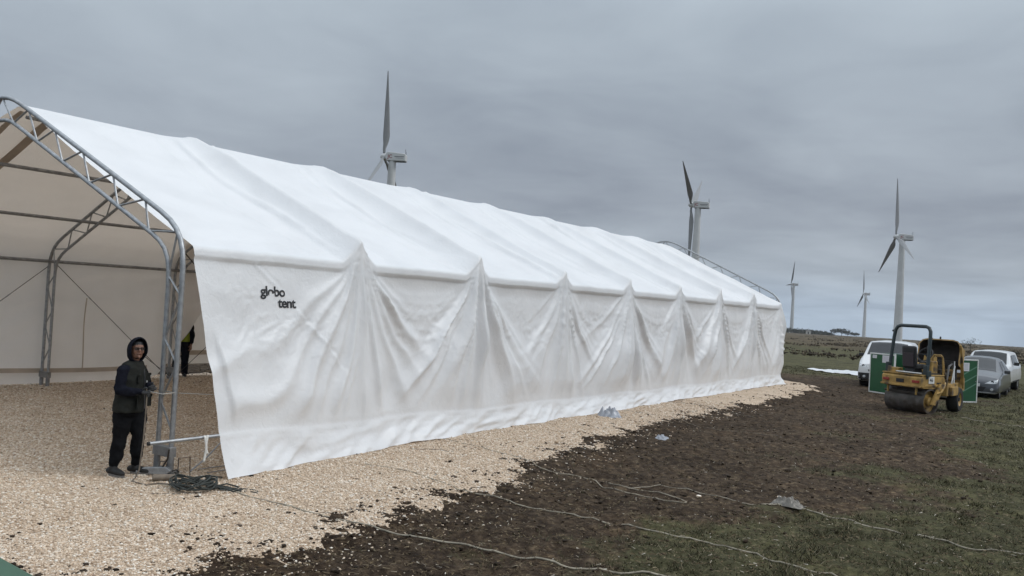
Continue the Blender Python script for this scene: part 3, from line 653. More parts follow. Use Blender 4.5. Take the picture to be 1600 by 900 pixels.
# left sheet: underside of the far slope and the far wall, two panels
def left_sheet(y0, y1, dx, cut=None, lift=0., seed=0, ny=110):
    R_, W_ = 46, 50; ys = np.linspace(y0, y1, ny); pr = []
    cp = np.array([(-4.92, 5.20), (-5.5, 5.06), (-9.2, 3.47), (-9.55, 3.26), (-9.80, 2.98), (-9.87, 2.78)]); cs = np.r_[0, np.cumsum(np.hypot(*np.diff(cp, axis=0).T))]
    for k in range(R_ + 1):
        t = k / R_ * cs[-1]; pr.append((np.interp(t, cs, cp[:, 0]), np.interp(t, cs, cp[:, 1])))
    for k in range(1, W_ + 1):
        t = k / W_; pr.append((-9.87 - .06 * t, 2.78 - 2.77 * t * (1 - lift / 2.77)))
    pr = np.array(pr); Rr = len(pr); tt = np.clip((np.arange(Rr) - R_) / W_, 0, 1)[:, None]; tr_ = np.clip(np.arange(Rr) / R_, 0, 1)[:, None]
    Yg = np.broadcast_to(ys, (Rr, ny)).copy(); X = np.broadcast_to(pr[:, :1], (Rr, ny)).copy(); Z = np.broadcast_to(pr[:, 1:], (Rr, ny)).copy()
    X = X - dx * tt ** 1.2
    s = Yg % BAY / BAY; sag = np.sin(np.pi * s); q = np.arange(Rr)[:, None] * .11
    dep = .05 * fbm(Yg * .45 + q * .2, q * .4, 401 + seed, 4) + .045 * sag * np.sin(np.pi * tt) + .014 * (1 - np.abs(vnoise(Yg * 1.1 + q * .6, q * .5, 402 + seed)) * 3).clip(-1, 1)
    roof = (np.arange(Rr)[:, None] <= R_)
    Z = Z + np.where(roof, np.abs(dep) * .6 * np.sin(np.pi * tr_) ** .5 + .0 * sag, 0) - .0; X = X - np.where(roof, np.abs(dep) * .3, np.abs(dep) * sstep(0, .1, tt))
    X = X - .10 * sstep(.85, 1., tt) * vnoise(Yg * .6, 3. + 0 * Yg, 405)
    Z = np.where(tt > .97, np.maximum(Z, .02 + .03 * np.clip(fbm(Yg, 0 * Yg + 2., 406, 2), 0, 1) + lift), Z)
    V = np.stack([X, Yg, Z], -1); F = grid_faces(Rr, ny)
    if cut is not None:
        cz = np.array([c[1] for c in cut]); cy = np.array([c[0] for c in cut])
        lim = np.interp(Z, cz, cy); inwall = ~roof
        ov = np.where(inwall, np.maximum(Yg - lim, 0), 0)
        # beyond the cut the cloth is pulled back onto the edge and rolled outwards
        V[..., 1] = np.where(inwall, np.minimum(Yg, lim + .015 * ov), Yg)
    return V.reshape(-1, 3), F
CUT = [(5.55, 0.), (6.05, .10), (6.45, .55), (6.63, .89), (6.92, 1.23), (7.23, 1.7), (7.71, 2.59), (7.9, 3.05)]
V, F = left_sheet(.12, 7.95, 0., CUT, 0., 0, 150)
o = np_mesh('far_wall_tarpaulin', V, F, M_TARP, tent); tag(o, 'beige lit inner side of the cloth over the left slope and wall, near panel')
V, F = left_sheet(6.2, LEN, .35, None, .30, 7, 150); V[:, 0] -= .05; V[:, 2] += np.where(V[:, 0] > -9.8, .03, 0)
o = np_mesh('far_wall_tarpaulin', V, F, M_TARP, tent)
# hems and overlaps on the inner face: weaker light through double cloth painted tan
def strip(name, line, width, off, nrm, m=M_SEAM):
    line = [Vector(p) for p in line]; vs = []; fs = []
    for i, p in enumerate(line):
        d = (line[min(i + 1, len(line) - 1)] - line[max(i - 1, 0)]).normalized(); a = d.cross(Vector(nrm)).normalized() * width / 2; q = p + Vector(nrm) * off
        vs += [q - a, q + a]
    fs = [(2 * i, 2 * i + 1, 2 * i + 3, 2 * i + 2) for i in range(len(line) - 1)]
    return MB().add(vs, fs).build(name, m, tent, True)
NS = Vector((.40, 0, -.91)).normalized()
for y0, wd in ((.72, .17), (.20, .10)):
    strip('cloth_overlap', [(-4.95 - 4.9 * t, y0 + .03 * math.sin(t * 9), float(np.interp(-4.95 - 4.9 * t, [-9.87, -9.80, -9.55, -9.2, -5.5, -4.92], [2.78, 2.98, 3.26, 3.47, 5.06, 5.20])) - .03) for t in np.linspace(.0, 1, 24)], wd, .03, NS)
strip('cloth_hem', [(-9.86 + .04 * math.sin(y * 1.3), y, .33 + .03 * math.sin(y * 1.1)) for y in np.linspace(.15, 5.7, 30)], .10, .035, (1, 0, 0))
strip('cloth_hem', [(-10.26 + .05, y, .62 + .02 * math.sin(y)) for y in np.linspace(6.6, 14, 30)], .12, .05, (1, 0, 0))
strip('cloth_seam', [(-9.82 - .03 * math.sin(z * 2), 4.05 + .02 * math.sin(z * 3), z) for z in np.linspace(.3, 2.0, 14)], .03, .05, (1, 0, 0))
# printed lettering laid on the cloth
Xw = P[RO:RO + WA + 1, :, 0]; Yw = P[RO:RO + WA + 1, :, 1]; Zw = P[RO:RO + WA + 1, :, 2]
def cloth_x(y, z):
    r_ = int(np.clip(np.searchsorted(-Zw[:, 40], -z), 1, WA)); Yr = Yw[r_]; j = np.clip(np.searchsorted(Yr, y), 1, Cn - 1); u = (y - Yr[j - 1]) / (Yr[j] - Yr[j - 1])
    a = np.interp(z, Zw[::-1, j - 1], Xw[::-1, j - 1]); b = np.interp(z, Zw[::-1, j], Xw[::-1, j]); return a + (b - a) * u
def lettering(name, txt, y, z, size, parent, m, squash=1., cut=None):
    cu = bpy.data.curves.new(name, 'FONT'); cu.body = txt; cu.size = size; cu.offset = size * .027; cu.space_character = .93; cu.resolution_u = 5
    to = bpy.data.objects.new(name, cu); COL.objects.link(to); dg = bpy.context.evaluated_depsgraph_get(); me = bpy.data.meshes.new_from_object(to.evaluated_get(dg))
    COL.objects.unlink(to); bpy.data.objects.remove(to)
    bm = bmesh.new(); bm.from_mesh(me); bmesh.ops.triangulate(bm, faces=bm.faces)
    xs = [v.co.x for v in bm.verts]
    for ax, hi in ((0, max(xs)), (1, size)):
        t = -.3 * size
        while t < hi:
            g = bm.verts[:] + bm.edges[:] + bm.faces[:]; no = (1, 0, 0) if ax == 0 else (0, 1, 0)
            bmesh.ops.bisect_plane(bm, geom=g, plane_co=(t, t, 0), plane_no=no); t += .012
    if cut:
        kill = [f for f in bm.faces if cut(f.calc_center_median())]; bmesh.ops.delete(bm, geom=kill, context='FACES')
    for v in bm.verts:
        yy = y + v.co.x * squash; zz = z + v.co.y; v.co = (cloth_x(yy, zz) + .007, yy, zz)
    bm.to_mesh(me); bm.free(); me.materials.clear(); me.materials.append(m)
    o = bpy.data.objects.new(name, me); COL.objects.link(o); o.parent = parent; return o
lettering('lettering', 'globo', 1.185, 2.36, .192, tarp, M_INK, 1.04, lambda c: .137 < c.x < .225 and c.y < .036)
lettering('lettering', 'tent', 1.475, 2.205, .192, tarp, M_INK, 1.06)
# tube pushed through the hem sleeve, with a strap hanging from it
o = MB().tube([(-9.05, 5.70, .545), (-9.03, 6.45, .55), (-9.04, 6.66, .55)], .022, 10).build('steel_tube', M_GALV, None, True)
tag(o, 'galvanised tube sticking out of the hem of the white wall beside the post', 'tube')
MB().tube([(-9.051, 5.685, .545), (-9.05, 5.71, .545)], .0235, 10).build('end_cap', mat('black_rubber', (.015, .015, .015), .7), o)
vs = []; strp = MB()
for (dy, sw, l) in ((0, .018, .34), (.045, -.03, .24)):
    pts = [(-9.0 + .01 * math.sin(t * 5), 6.42 + dy + sw * math.sin(t * 3.2) + .02 * t, .58 - l * t) for t in np.linspace(0, 1, 12)]
    n0 = len(strp.v); strp.add([(p[0], p[1] + s, p[2]) for p in pts for s in (-.017, .017)], [(2 * i, 2 * i + 1, 2 * i + 3, 2 * i + 2) for i in range(11)])
o = strp.build('webbing_strap', mat('white_webbing', (.66, .66, .63), .8, var=.1, vscale=30), None, True); tag(o, 'white webbing strap dangling from the tube at the tent corner', 'strap')
so_ = o.modifiers.new('thick', 'SOLIDIFY'); so_.thickness = .003
# ---------------------------------------------------------------- wind turbines
M_TW = mat('turbine_white', (.50, .51, .51), .55, var=.06, vscale=.4, coords='Object')
M_BL = mat('turbine_blade', (.21, .215, .22), .5, var=.08, vscale=.3)
M_RED = mat('dark_red_emblem', (.22, .02, .02), .5)
RR = 23.6
def blade():
    b = MB(); n = 18; rings = []
    for i in range(n + 1):
        t = i / n; r = 1.0 + t * (RR - 1.0); ch = np.interp(t, [0, .06, .2, .6, 1], [.75, .9, 1.95, 1.15, .22]); th = np.interp(t, [0, .06, .2, 1], [.75, .8, .40, .035])
        tw = math.radians(np.interp(t, [0, .2, 1], [38, 24, 8])); c_, s_ = math.cos(tw), math.sin(tw)
        ring = []
        for k in range(12):
            a = 2 * math.pi * k / 12; x = math.cos(a) * ch / 2 - ch * .22 * (1 if t > .1 else 0); y = math.sin(a) * th / 2 * (1 if math.cos(a) < .2 else .6)
            ring.append((x * c_ - y * s_, x * s_ + y * c_ - .00 * t, r))
        rings += ring
    fs = [(i * 12 + k, i * 12 + (k + 1) % 12, (i + 1) * 12 + (k + 1) % 12, (i + 1) * 12 + k) for i in range(n) for k in range(12)] + [tuple(range(12))[::-1], tuple(n * 12 + k for k in range(12))]
    return b.add(rings, fs)
def flat_text(txt, size, mtx, m, parent, name='lettering', off=.02):
    cu = bpy.data.curves.new(name, 'FONT'); cu.body = txt; cu.size = size; cu.offset = size * off; cu.shear = .0
    to = bpy.data.objects.new(name, cu); COL.objects.link(to); dg = bpy.context.evaluated_depsgraph_get(); me = bpy.data.meshes.new_from_object(to.evaluated_get(dg))
    COL.objects.unlink(to); bpy.data.objects.remove(to); me.transform(mtx); me.materials.clear(); me.materials.append(m)
    o = bpy.data.objects.new(name, me); COL.objects.link(o); o.parent = parent; return o
def turbine(hub, az, label, beta=28):
    gzv = float(base_z(np.array([hub[0]]), np.array([hub[1]]))[0]); H = hub[2] - gzv
    # axis (nacelle -> hub) = local +X
    rot = math.pi + math.radians(beta)
    ax = Vector((math.cos(rot), math.sin(rot), 0)); tb = Vector((hub[0], hub[1], gzv)) - ax * 2.45
    t = thing('wind_turbine', label, 'wind turbine', tb, rot, 'wind turbines on the plain')
    MB().lathe([(0, 1.75), (H * .5, 1.4), (H - 1.2, 1.02), (H - 1.15, 1.02)], axis='Z', n=32).build('tower', M_TW, t, True)
    n = MB(); prof = [(-3.9, -1.0), (-3.9, .70), (-3.5, .92), (-.7, 1.2), (1.1, 1.3), (1.55, 1.05), (1.75, .4), (1.7, -.6), (1.35, -1.15), (-3.8, -1.2)]
    n.prism([(p[0], p[1] + H) for p in prof], -1.15, 1.15, 'Y'); nc = n.build('nacelle', M_TW, t, bevel=.18)
    MB().box((-1.3, 0, H - 1.24), (4.9, 1.9, .12)).build('underside', mat('dark_grey_steel', (.06, .065, .07), .6), nc)
    m = MB().tube([(-3.7, .5, H + .8), (-3.7, .5, H + 2.2)], .05, 5).tube([(-3.7, -.5, H + .8), (-3.7, -.5, H + 1.7)], .05, 5).tube([(-3.7, .5, H + 2.0), (-3.7, -.1, H + 2.0)], .04, 5); m.build('wind_vane', M_CABLE, t)
    # both flanks carry the marks
    for sgn in (1, -1):
        mt = Matrix(((-sgn, 0, 0, (1.1 if sgn > 0 else -1.3)), (0, 0, sgn, 1.17 * sgn), (0, 1, 0, H - .45), (0, 0, 0, 1)))
        flat_text('JC', 1.35, mt, M_RED if sgn else M_INK, nc)
        x0 = -.7; bars = MB()
        bars.box((-2.15, 1.162 * sgn, H + .02), (2.7, .02, .16)).box((-2.2, 1.162 * sgn, H - .38), (2.2, .02, .09)); bars.build('lettering', mat('dark_print', (.05, .05, .055), .6), nc)
    MB().lathe([(1.7, .95), (2.0, 1.0), (2.9, .85), (3.4, .4), (3.55, .02)], (0, 0, H), 'X', 20).build('hub', M_TW, t, True)
    for k in range(3):
        bo = blade().build('blade', M_BL, t, True); bo.location = (2.45, 0, H); bo.rotation_euler = (math.radians(az + 120 * k), 0, 0)
turbine((-161.35, 166.7, 40.92), -3, 'largest wind turbine, rising behind the white tent roof')
turbine((-115.88, 274.55, 40.74), 180, 'wind turbine behind the far end of the tent roof, two blades raised', 13)
turbine((-63.38, 356.41, 37.6), 4, 'wind turbine above the road roller, with one blade pointing straight up')
turbine((-223.21, 768.23, 34.62), -29, 'small far wind turbine just right of the tent end')
turbine((-185.2, 885.85, 32.33), 4, 'smallest far wind turbine, standing between the tent end and the white van roof')
# ---------------------------------------------------------------- trees on the skyline
M_BARK = mat('grey_bark', (.07, .06, .05), .9, var=.3, vscale=5)
M_LEAF = island_mat('dark_winter_foliage', [(0, (.022, .024, .016)), (.5, (.045, .046, .030)), (1, (.085, .08, .055))])
def crown_faces(n, rx, rz, zc, leaf, lobes=5):
    L = [(RNG.normal(0, rx * .45), RNG.normal(0, rx * .45), zc + RNG.normal(0, rz * .35), .45 + .4 * RNG.random()) for _ in range(lobes)]
    V = []; 
    for i in range(n):
        c = L[RNG.integers(lobes)]; d = RNG.standard_normal(3); d /= np.linalg.norm(d); rr = c[3] * (.6 + .4 * RNG.random())
        p = np.array([c[0] + d[0] * rx * rr, c[1] + d[1] * rx * rr, c[2] + d[2] * rz * rr]); a = RNG.standard_normal(3); b = RNG.standard_normal(3)
        V += [p, p + a * leaf, p + b * leaf]
    return np.array(V), np.arange(3 * n).reshape(-1, 3)
def tree(name, label, x, y, h, w, n, leaf, group=None, lobes=6):
    z = float((base_z(np.array([x]), np.array([y])) + soil_relief(np.array([x]), np.array([y])))[0]) - .05
    t = thing(name, label, 'tree' if 'tree' in name else 'shrub', (x, y, z), 0, group)
    tr = MB().tube([(0, 0, -.2), (.02 * h, 0, h * .25), (0, .02 * h, h * .45), (.03 * h, 0, h * .7)], [h * .035, h * .028, h * .02, h * .008], 7)
    for k in range(7):
        a = k * .9 + RNG.random(); tr.tube([(0, 0, h * (.3 + .05 * k)), (math.cos(a) * w * .25, math.sin(a) * w * .25, h * (.45 + .05 * k)), (math.cos(a) * w * .42, math.sin(a) * w * .42, h * (.58 + .05 * k))], [h * .014, h * .009, h * .004], 5)
    tr.build('trunk', M_BARK, t, True)
    V, F = crown_faces(n, w / 2, h * .32, h * .66, leaf, lobes); np_mesh('crown', V, F, M_LEAF, t, smooth=False)
    return t
# ---------------------------------------------------------------- materials for the loose things
M_YEL = mat('worn_yellow_paint', (.33, .205, .058), .6, var=.3, vscale=5, dirt=((.075, .052, .032), 3.0, .52), bump=.05)
M_DRUM = mat('worn_steel_drum', (.085, .078, .072), .6, .35, var=.35, vscale=4, dirt=((.05, .038, .03), 2.5, .5), bump=.1)
M_BLK = mat('matt_black', (.012, .013, .015), .6); M_ROPS = mat('dark_teal_paint', (.010, .022, .026), .45, coat=.2)
M_RUB = mat('tyre_rubber', (.02, .019, .018), .85, bump=.2, var=.3, vscale=6); M_ENG = mat('oily_engine', (.03, .028, .026), .5, .4, var=.5, vscale=18)
M_REDL = mat('red_lamp_plastic', (.25, .02, .012), .3); M_HOOD = mat('dark_hood_lining', (.022, .016, .013), .8, var=.5, vscale=4)  # hood lining: near-black brown with uneven tone
M_GRN = mat('green_painted_sheet', (.008, .075, .028), .5, var=.12, vscale=2.5, bump=.05); M_WHT = mat('white_painted_edge', (.62, .63, .62), .5, var=.08, vscale=4)
M_PAPER = mat('paper_notice', (.62, .62, .66), .8)
GZ = gz
# ---------------------------------------------------------------- road roller (local x: along the drum, y: away, z: up)
rl = thing('road_roller', 'worn yellow road roller with raised engine hood and dark roll bar', 'road roller', (-4.10, 26.5, GZ(-4.10, 26.5) - .01), math.radians(-26))
d = MB().lathe([(-.62, .30), (-.62, .355), (-.60, .365), (.60, .365), (.62, .355), (.62, .33), (.50, .325)], (0, 0, .365), 'X', 48)
dr = d.build('drum', M_DRUM, rl, True)
d = MB().lathe([(.50, .325), (.47, .22), (.52, .20), (.52, .02)], (0, 0, .365), 'X', 32).lathe([(-.50, .325), (-.47, .2), (-.47, .02)], (0, 0, .365), 'X', 32); d.build('drum_side', M_YEL, dr, True)
MB().lathe([(.50, .13), (.60, .13), (.62, .09), (.62, .01)], (0, 0, .365), 'X', 20).build('hub', M_YEL, dr, True)
# fork carrying the drum
for sx in (-1, 1):
    f = MB().prism([(-.10, .30), (.08, .27), (.20, .42), (.42, .74), (.50, .86), (.30, .90), (.10, .62)], sx * .68 - .035, sx * .68 + .035, 'X')
    f.tube([(sx * .70, .12, .60), (sx * .74, .28, .66), (sx * .73, .42, .82), (sx * .66, .55, .92)], .035, 8); f.build('drum_fork', M_YEL, rl, True, bevel=.01)
    MB().box((sx * .45 - .02, -.40, .66), (.05, .05, .22)).build('scraper_bracket', M_YEL, rl, bevel=.005)
MB().box((0, -.38, .60), (1.2, .03, .06), rotm('X', 30)).box((0, -.30, .735), (1.16, .05, .03)).build('scraper_bar', M_DRUM, rl)
# rear body over the drum
b = MB().prism([(-.50, .80), (-.50, 1.04), (-.42, 1.10), (.55, 1.10), (.62, 1.0), (.62, .80), (.35, .72), (-.35, .74)], -.62, .62, 'X').build('rear_body', M_YEL, rl, bevel=.02)
MB().box((0, -.515, .795), (1.26, .05, .05)).box((0, .05, 1.118), (1.26, 1.05, .03)).build('bumper_rail', M_YEL, rl, bevel=.006)
MB().box((0, .10, 1.15), (1.0, .9, .035)).build('floor_plate', M_BLK, rl)
for x_, w_ in ((-.47, .20), (.47, .22)): MB().box((x_, -.515, .93), (w_, .03, .075)).build('tail_lamp', M_REDL, rl, bevel=.008)
MB().box((-.02, -.512, .92), (.24, .02, .105)).build('radiator_slot', M_BLK, rl)
MB().box((-.35, -.25, 1.20), (.30, .25, .14)).box((-.5, -.32, 1.22), (.08, .1, .16)).build('tool_box', M_YEL, rl, bevel=.015)
MB().tube([(-.25, -.38, 1.17), (.55, -.38, 1.17)], .018, 6).build('hand_rail', M_WHT, rl, True)
# seat
s_ = MB().box((-.02, .12, 1.33), (.46, .46, .14)).build('seat', M_BLK, rl, bevel=.04)
MB().box((-.02, -.12, 1.62), (.44, .12, .60), rotm('X', 6)).build('backrest', M_BLK, rl, bevel=.05)
MB().box((-.02, -.185, 1.52), (.34, .03, .40), rotm('X', 6)).build('back_panel', mat('faded_maroon_vinyl', (.03, .022, .028), .6), rl, bevel=.01)
MB().prism([(-.15, 1.15), (.3, 1.15), (.25, 1.27), (-.1, 1.27)], -.15, .12, 'X').build('seat_base', M_BLK, rl)
for sx in (-1, 1): MB().box((-.02 + sx * .27, .14, 1.47), (.06, .32, .05)).build('armrest', M_BLK, rl, bevel=.012)
# roll bar: one bent tube
rp = [(-.60, -.22, 1.02), (-.595, -.17, 1.5), (-.575, -.09, 2.15), (-.555, -.06, 2.36), (-.50, -.045, 2.46), (-.40, -.04, 2.50), (.40, -.04, 2.50), (.50, -.045, 2.46), (.555, -.06, 2.36), (.575, -.09, 2.15), (.595, -.17, 1.5), (.60, -.22, 1.02)]
MB().tube(rp, .052, 10, sc=(1, 1)).build('roll_bar', M_ROPS, rl, True)
for sx in (-1, 1): MB().box((sx * .60, -.2, 1.17), (.14, .2, .16)).box((sx * .6, -.25, 1.3), (.11, .12, .2)).build('roll_bar_foot', M_ROPS, rl, bevel=.01)
MB().tube([(-.555, -.08, 2.33), (-.64, -.08, 2.33)], .03, 8).build('work_lamp', M_BLK, rl)
# control column, wheel and levers
MB().prism([(.62, 1.12), (.92, 1.12), (.90, 1.62), (.74, 1.66)], -.16, .16, 'X').build('control_column', M_YEL, rl, bevel=.02)
ring = [(.22 * math.cos(a), .56 + .12 * math.sin(a), 1.68 + .19 * math.sin(a)) for a in np.linspace(0, 2 * math.pi, 20)]
MB().tube(ring, .016, 6, False).tube([(0, .56, 1.68), (0, .76, 1.55)], .02, 6).tube([(-.2, .56, 1.68), (.2, .56, 1.68)], .012, 5).build('steering_wheel', M_BLK, rl, True)
MB().tube([(.30, .50, 1.1), (.30, .48, 1.64), (.32, .50, 1.70), (.52, .52, 1.70), (.56, .54, 1.66), (.56, .60, 1.1)], .02, 7).build('grab_rail', M_YEL, rl, True)
MB().tube([(.22, .62, 1.12), (.22, .60, 1.60), (.27, .62, 1.66), (.44, .66, 1.66), (.48, .7, 1.6), (.48, .8, 1.1)], .016, 7).build('grab_rail', M_YEL, rl, True)
for x_, y_ in ((-.28, .55), (.2, .42), (-.2, .62)):
    MB().tube([(x_, y_, 1.15), (x_ + .02, y_ - .05, 1.52)], .009, 5).lathe([(1.50, .01), (1.53, .024), (1.56, .01)], (x_ + .02, y_ - .05, 0), 'Z', 8).build('lever', M_BLK, rl, True)
MB().box((.25, .50, 1.30), (.22, .28, .42)).build('side_console', M_YEL, rl, bevel=.02)
# joint and front chassis
MB().box((0, .72, .62), (.34, .40, .40)).tube([(0, .72, .35), (0, .72, .95)], .09, 10).build('articulation_joint', M_ENG, rl, True)
MB().prism([(.80, .50), (2.25, .50), (2.42, .66), (2.42, 1.12), (2.30, 1.16), (2.25, .86), (.98, .86), (.80, 1.0)], -.52, .52, 'X').build('front_frame', M_YEL, rl, bevel=.02)
for sx in (-1, 1): MB().box((sx * .56, 1.35, .64), (.10, .70, .26)).build('step_panel', M_YEL, rl, bevel=.015)
# engine and what hangs round it
e_ = MB().box((-.02, 1.42, 1.06), (.56, .74, .40)).box((-.04, 1.40, 1.31), (.44, .60, .14)).build('engine_block', M_ENG, rl, bevel=.02)
MB().lathe([(1.08, .10), (1.10, .16), (1.16, .16), (1.18, .10)], (.02, 0, 1.12), 'Y', 18).build('fan', M_BLK, rl, True)
for (x_, y_, z_, a_, b_) in ((.30, 1.2, 1.10, .07, .30), (-.34, 1.3, 1.18, .08, .34), (.10, 1.65, 1.40, .06, .26)):
    MB().tube([(x_, y_, z_), (x_, y_ + b_, z_)], a_, 12).build('filter_canister', M_ENG, rl, True)
for k in range(7):
    a, b, c = RNG.random(3); MB().tube([(-.4 + .85 * a, .92 + .5 * b, .86 + .1 * c), (-.3 + .7 * b, 1.1 + .5 * c, 1.42 + .1 * a), (-.3 + .7 * c, 1.3 + .4 * a, 1.32), (.4 - .8 * a, 1.7, 1.05)], .018, 6).build('hose', M_BLK if k % 2 else M_ENG, rl, True)
MB().tube([(.42, 1.1, .9), (.44, 1.2, 1.36), (.40, 1.7, 1.42), (.40, 1.9, .95)], .03, 8).build('exhaust_pipe', mat('grey_pipe', (.16, .16, .16), .5, .5), rl, True)
MB().box((0, 2.05, 1.22), (.90, .12, .56)).build('radiator', M_ENG, rl, bevel=.01)
MB().box((-.32, 1.0, 1.24), (.26, .30, .34)).box((.34, 1.78, 1.10), (.2, .22, .3)).build('fluid_tank', M_YEL, rl, bevel=.02)
# hood swung up: shell open towards the driver
R_ = rotm('X', -14)
def hp(x, y, z): v = R_ @ Vector((x, y, z)); return (v.x + .0, v.y + 1.98, v.z + 1.30)
o_ = [(-.60, .0), (-.60, .62), (-.50, .76), (-.36, .80), (.36, .80), (.50, .76), (.60, .62), (.60, .0)]
i_ = [(-.565, .03), (-.565, .61), (-.48, .73), (-.35, .765), (.35, .765), (.48, .73), (.565, .61), (.565, .03)]
hs_ = MB(); V_ = [hp(x, -.30, z) for x, z in o_] + [hp(x * .97, .24, z * .97) for x, z in o_]
hs_.add(V_, [(k, k + 1, k + 9, k + 8) for k in range(7)] + [tuple(range(8, 16))[::-1]]); hd = hs_.build('hood', M_YEL, rl, False)
hl = MB(); V_ = [hp(x, -.30, z) for x, z in i_] + [hp(x * .96, .20, z * .97) for x, z in i_]
hl.add(V_, [(k, k + 8, k + 9, k + 1) for k in range(7)] + [tuple(range(8, 16))]); hl.build('hood_lining', M_HOOD, hd, False, fix=False)
rm = MB(); rm.add([hp(x, -.301, z) for x, z in o_] + [hp(x, -.301, z) for x, z in i_], [(k, k + 1, k + 9, k + 8) for k in range(7)]); rm.build('hood_rim', mat('sun_bleached_yellow', (.34, .22, .09), .6, var=.3, vscale=6), hd, False, fix=False)
MB().tube([hp(.0, -.30, .80), hp(.0, -.30, .87)], .025, 6).tube([hp(-.25, -.2, .80), hp(-.25, -.2, .84)], .02, 6).build('hood_stud', M_BLK, hd)
MB().prism([(.20, .95), (.20, 1.2), (.24, 1.30), (.36, 1.30), (.36, .72), (.30, .70)], .0, .03, 'X').build('latch_plate', M_YEL, rl)
MB().tube([(.60, 2.15, .70), (.62, 1.95, 1.30), (.60, 1.72, 2.0)], [.05, .05, .035], 6, sc=(.5, 1)).build('hood_strut', M_YEL, rl, True)
MB().tube([(.52, 1.25, .86), (.54, 1.45, 1.38)], .02, 6).tube([(.5, 1.6, .86), (.42, 1.9, 1.5)], .016, 6).build('gas_spring', M_WHT, rl, True)
MB().prism([(2.0, .62), (2.42, .62), (2.42, 1.0), (2.2, 1.05)], .53, .60, 'X').build('front_cheek', M_YEL, rl, bevel=.01)
# rubber tyres in front
for x_ in (-.50, .46):
    w = MB().lathe([(-.15, .20), (-.16, .33), (-.10, .37), (.10, .37), (.16, .33), (.15, .20), (-.15, .20)], (x_, 1.92, .37), 'X', 36).build('tyre', M_RUB, rl, True)
    MB().lathe([(-.14, .2), (-.06, .17), (-.06, .02), (.08, .02), (.08, .15), (.145, .205)], (x_, 1.92, .37), 'X', 28).build('wheel_rim', M_YEL, w, True)
MB().tube([(-.6, 1.92, .37), (.6, 1.92, .37)], .06, 8).build('axle', M_ENG, rl)
MB().tube([(-.4, 1.25, .46), (.4, 1.25, .46)], .03, 6).build('spreader_pipe', M_WHT, rl)
J_ = Matrix.Translation((0, .72, 0)) @ Matrix.Rotation(math.radians(19), 4, 'Z') @ Matrix.Translation((0, -.72, 0))
for ch in list(rl.children):
    if base(ch.name) in ('front_frame', 'step_panel', 'engine_block', 'fan', 'filter_canister', 'hose', 'exhaust_pipe', 'radiator', 'fluid_tank', 'hood', 'latch_plate', 'hood_strut', 'gas_spring', 'front_cheek', 'tyre', 'axle', 'spreader_pipe'):
        ch.location = J_.to_translation(); ch.rotation_euler = J_.to_euler()
# plate with the fleet number
pl = MB().box((.624, -.02, .99), (.012, .25, .20)).build('number_plate', M_WHT, rl)
mt = Matrix(((0, 0, 1, .632), (1, 0, 0, -.11), (0, 1, 0, .94), (0, 0, 0, 1))); flat_text('46', .15, mt, M_BLK, pl)
MB().box((.623, .33, .90), (.012, .20, .04)).build('decal', M_BLK, rl)
MB().prism([(-.3, .86), (.5, .86), (.55, .80), (-.35, .80)], .55, .64, 'X').build('side_trim', M_YEL, rl, bevel=.01)

# ---------------------------------------------------------------- green panels standing behind the roller
def panel(name, label, p0, p1, h, papers, stripes=0, lean=0.):
    a = Vector((*p0, 0)); b = Vector((*p1, 0)); w = (b - a).length; ang = math.atan2(b.y - a.y, b.x - a.x)
    z = GZ(*p0); t = thing(name, label, 'panel', (a.x, a.y, z), ang)
    MB().box((w / 2, 0, h / 2 + .02), (w - .06, .045, h - .06)).build('board', M_GRN, t)
    for (c, s__) in (((w / 2, 0, .02), (w, .06, .04)), ((w / 2, 0, h), (w, .06, .04)), ((.018, 0, h / 2 + .01), (.04, .064, h - .04)), ((w - .018, 0, h / 2 + .01), (.04, .064, h - .04))):
        MB().box(c, s__).build('edge_strip', M_WHT, t, bevel=.004)
    for (x_, z_, w_, h_) in papers:
        pp = MB().box((x_, -.027, z_), (w_, .006, h_)).build('paper_notice', M_PAPER, t)
        ln = MB()
        for k in range(5): ln.box((x_ - w_ * .05, -.0315, z_ + h_ * (.32 - .15 * k)), (w_ * (.7 - .1 * (k % 2)), .002, h_ * .03))
        ln.build('lettering', mat('grey_print', (.25, .25, .3), .7), pp)
    for k in range(stripes):
        zc = h * (.76 - .2 * k); MB().add([(.03, -.03, zc - .20), (w - .03, -.03, zc + .12), (w - .03, -.03, zc + .165), (.03, -.03, zc - .155)], [(0, 1, 2, 3)]).build('diagonal_strip', mat('pale_green_strip', (.10, .22, .15), .5), t, fix=False)
    for k in range(2): MB().lathe([(-.03, .01), (-.045, .02), (-.05, .005)], (w - .10, 0, h * .5), 'Y', 8).build('bolt', M_GALVD, t)
    return t
panel('green_board', 'green board with white edges and two paper notices, in front of the white van', (-6.43, 32.48), (-5.50, 31.95), 1.42, [(.20, 1.31, .18, .12), (.70, 1.25, .32, .26)])
panel('green_board', 'narrow green board with pale diagonal strips, between roller and grey car', (-3.42, 31.75), (-2.98, 32.3), 1.44, [(.20, 1.20, .24, .28)], 3)
gc = thing('green_cabinet', 'dark green cabinet standing behind the road roller between the two green boards', 'cabinet', (-4.95, 32.9, GZ(-4.95, 32.9)), math.radians(-14))
MB().box((0, 0, .72), (2.2, .7, 1.40)).build('cabinet_body', mat('dark_green_sheet', (.006, .045, .022), .5), gc, bevel=.01); MB().box((-.62, -.37, .72), (.05, .05, 1.42)).build('edge_strip', M_WHT, gc)
for k in (-.3, .5): MB().box((k, -.365, .72), (.74, .03, 1.30)).build('door', M_GRN, gc, bevel=.006)

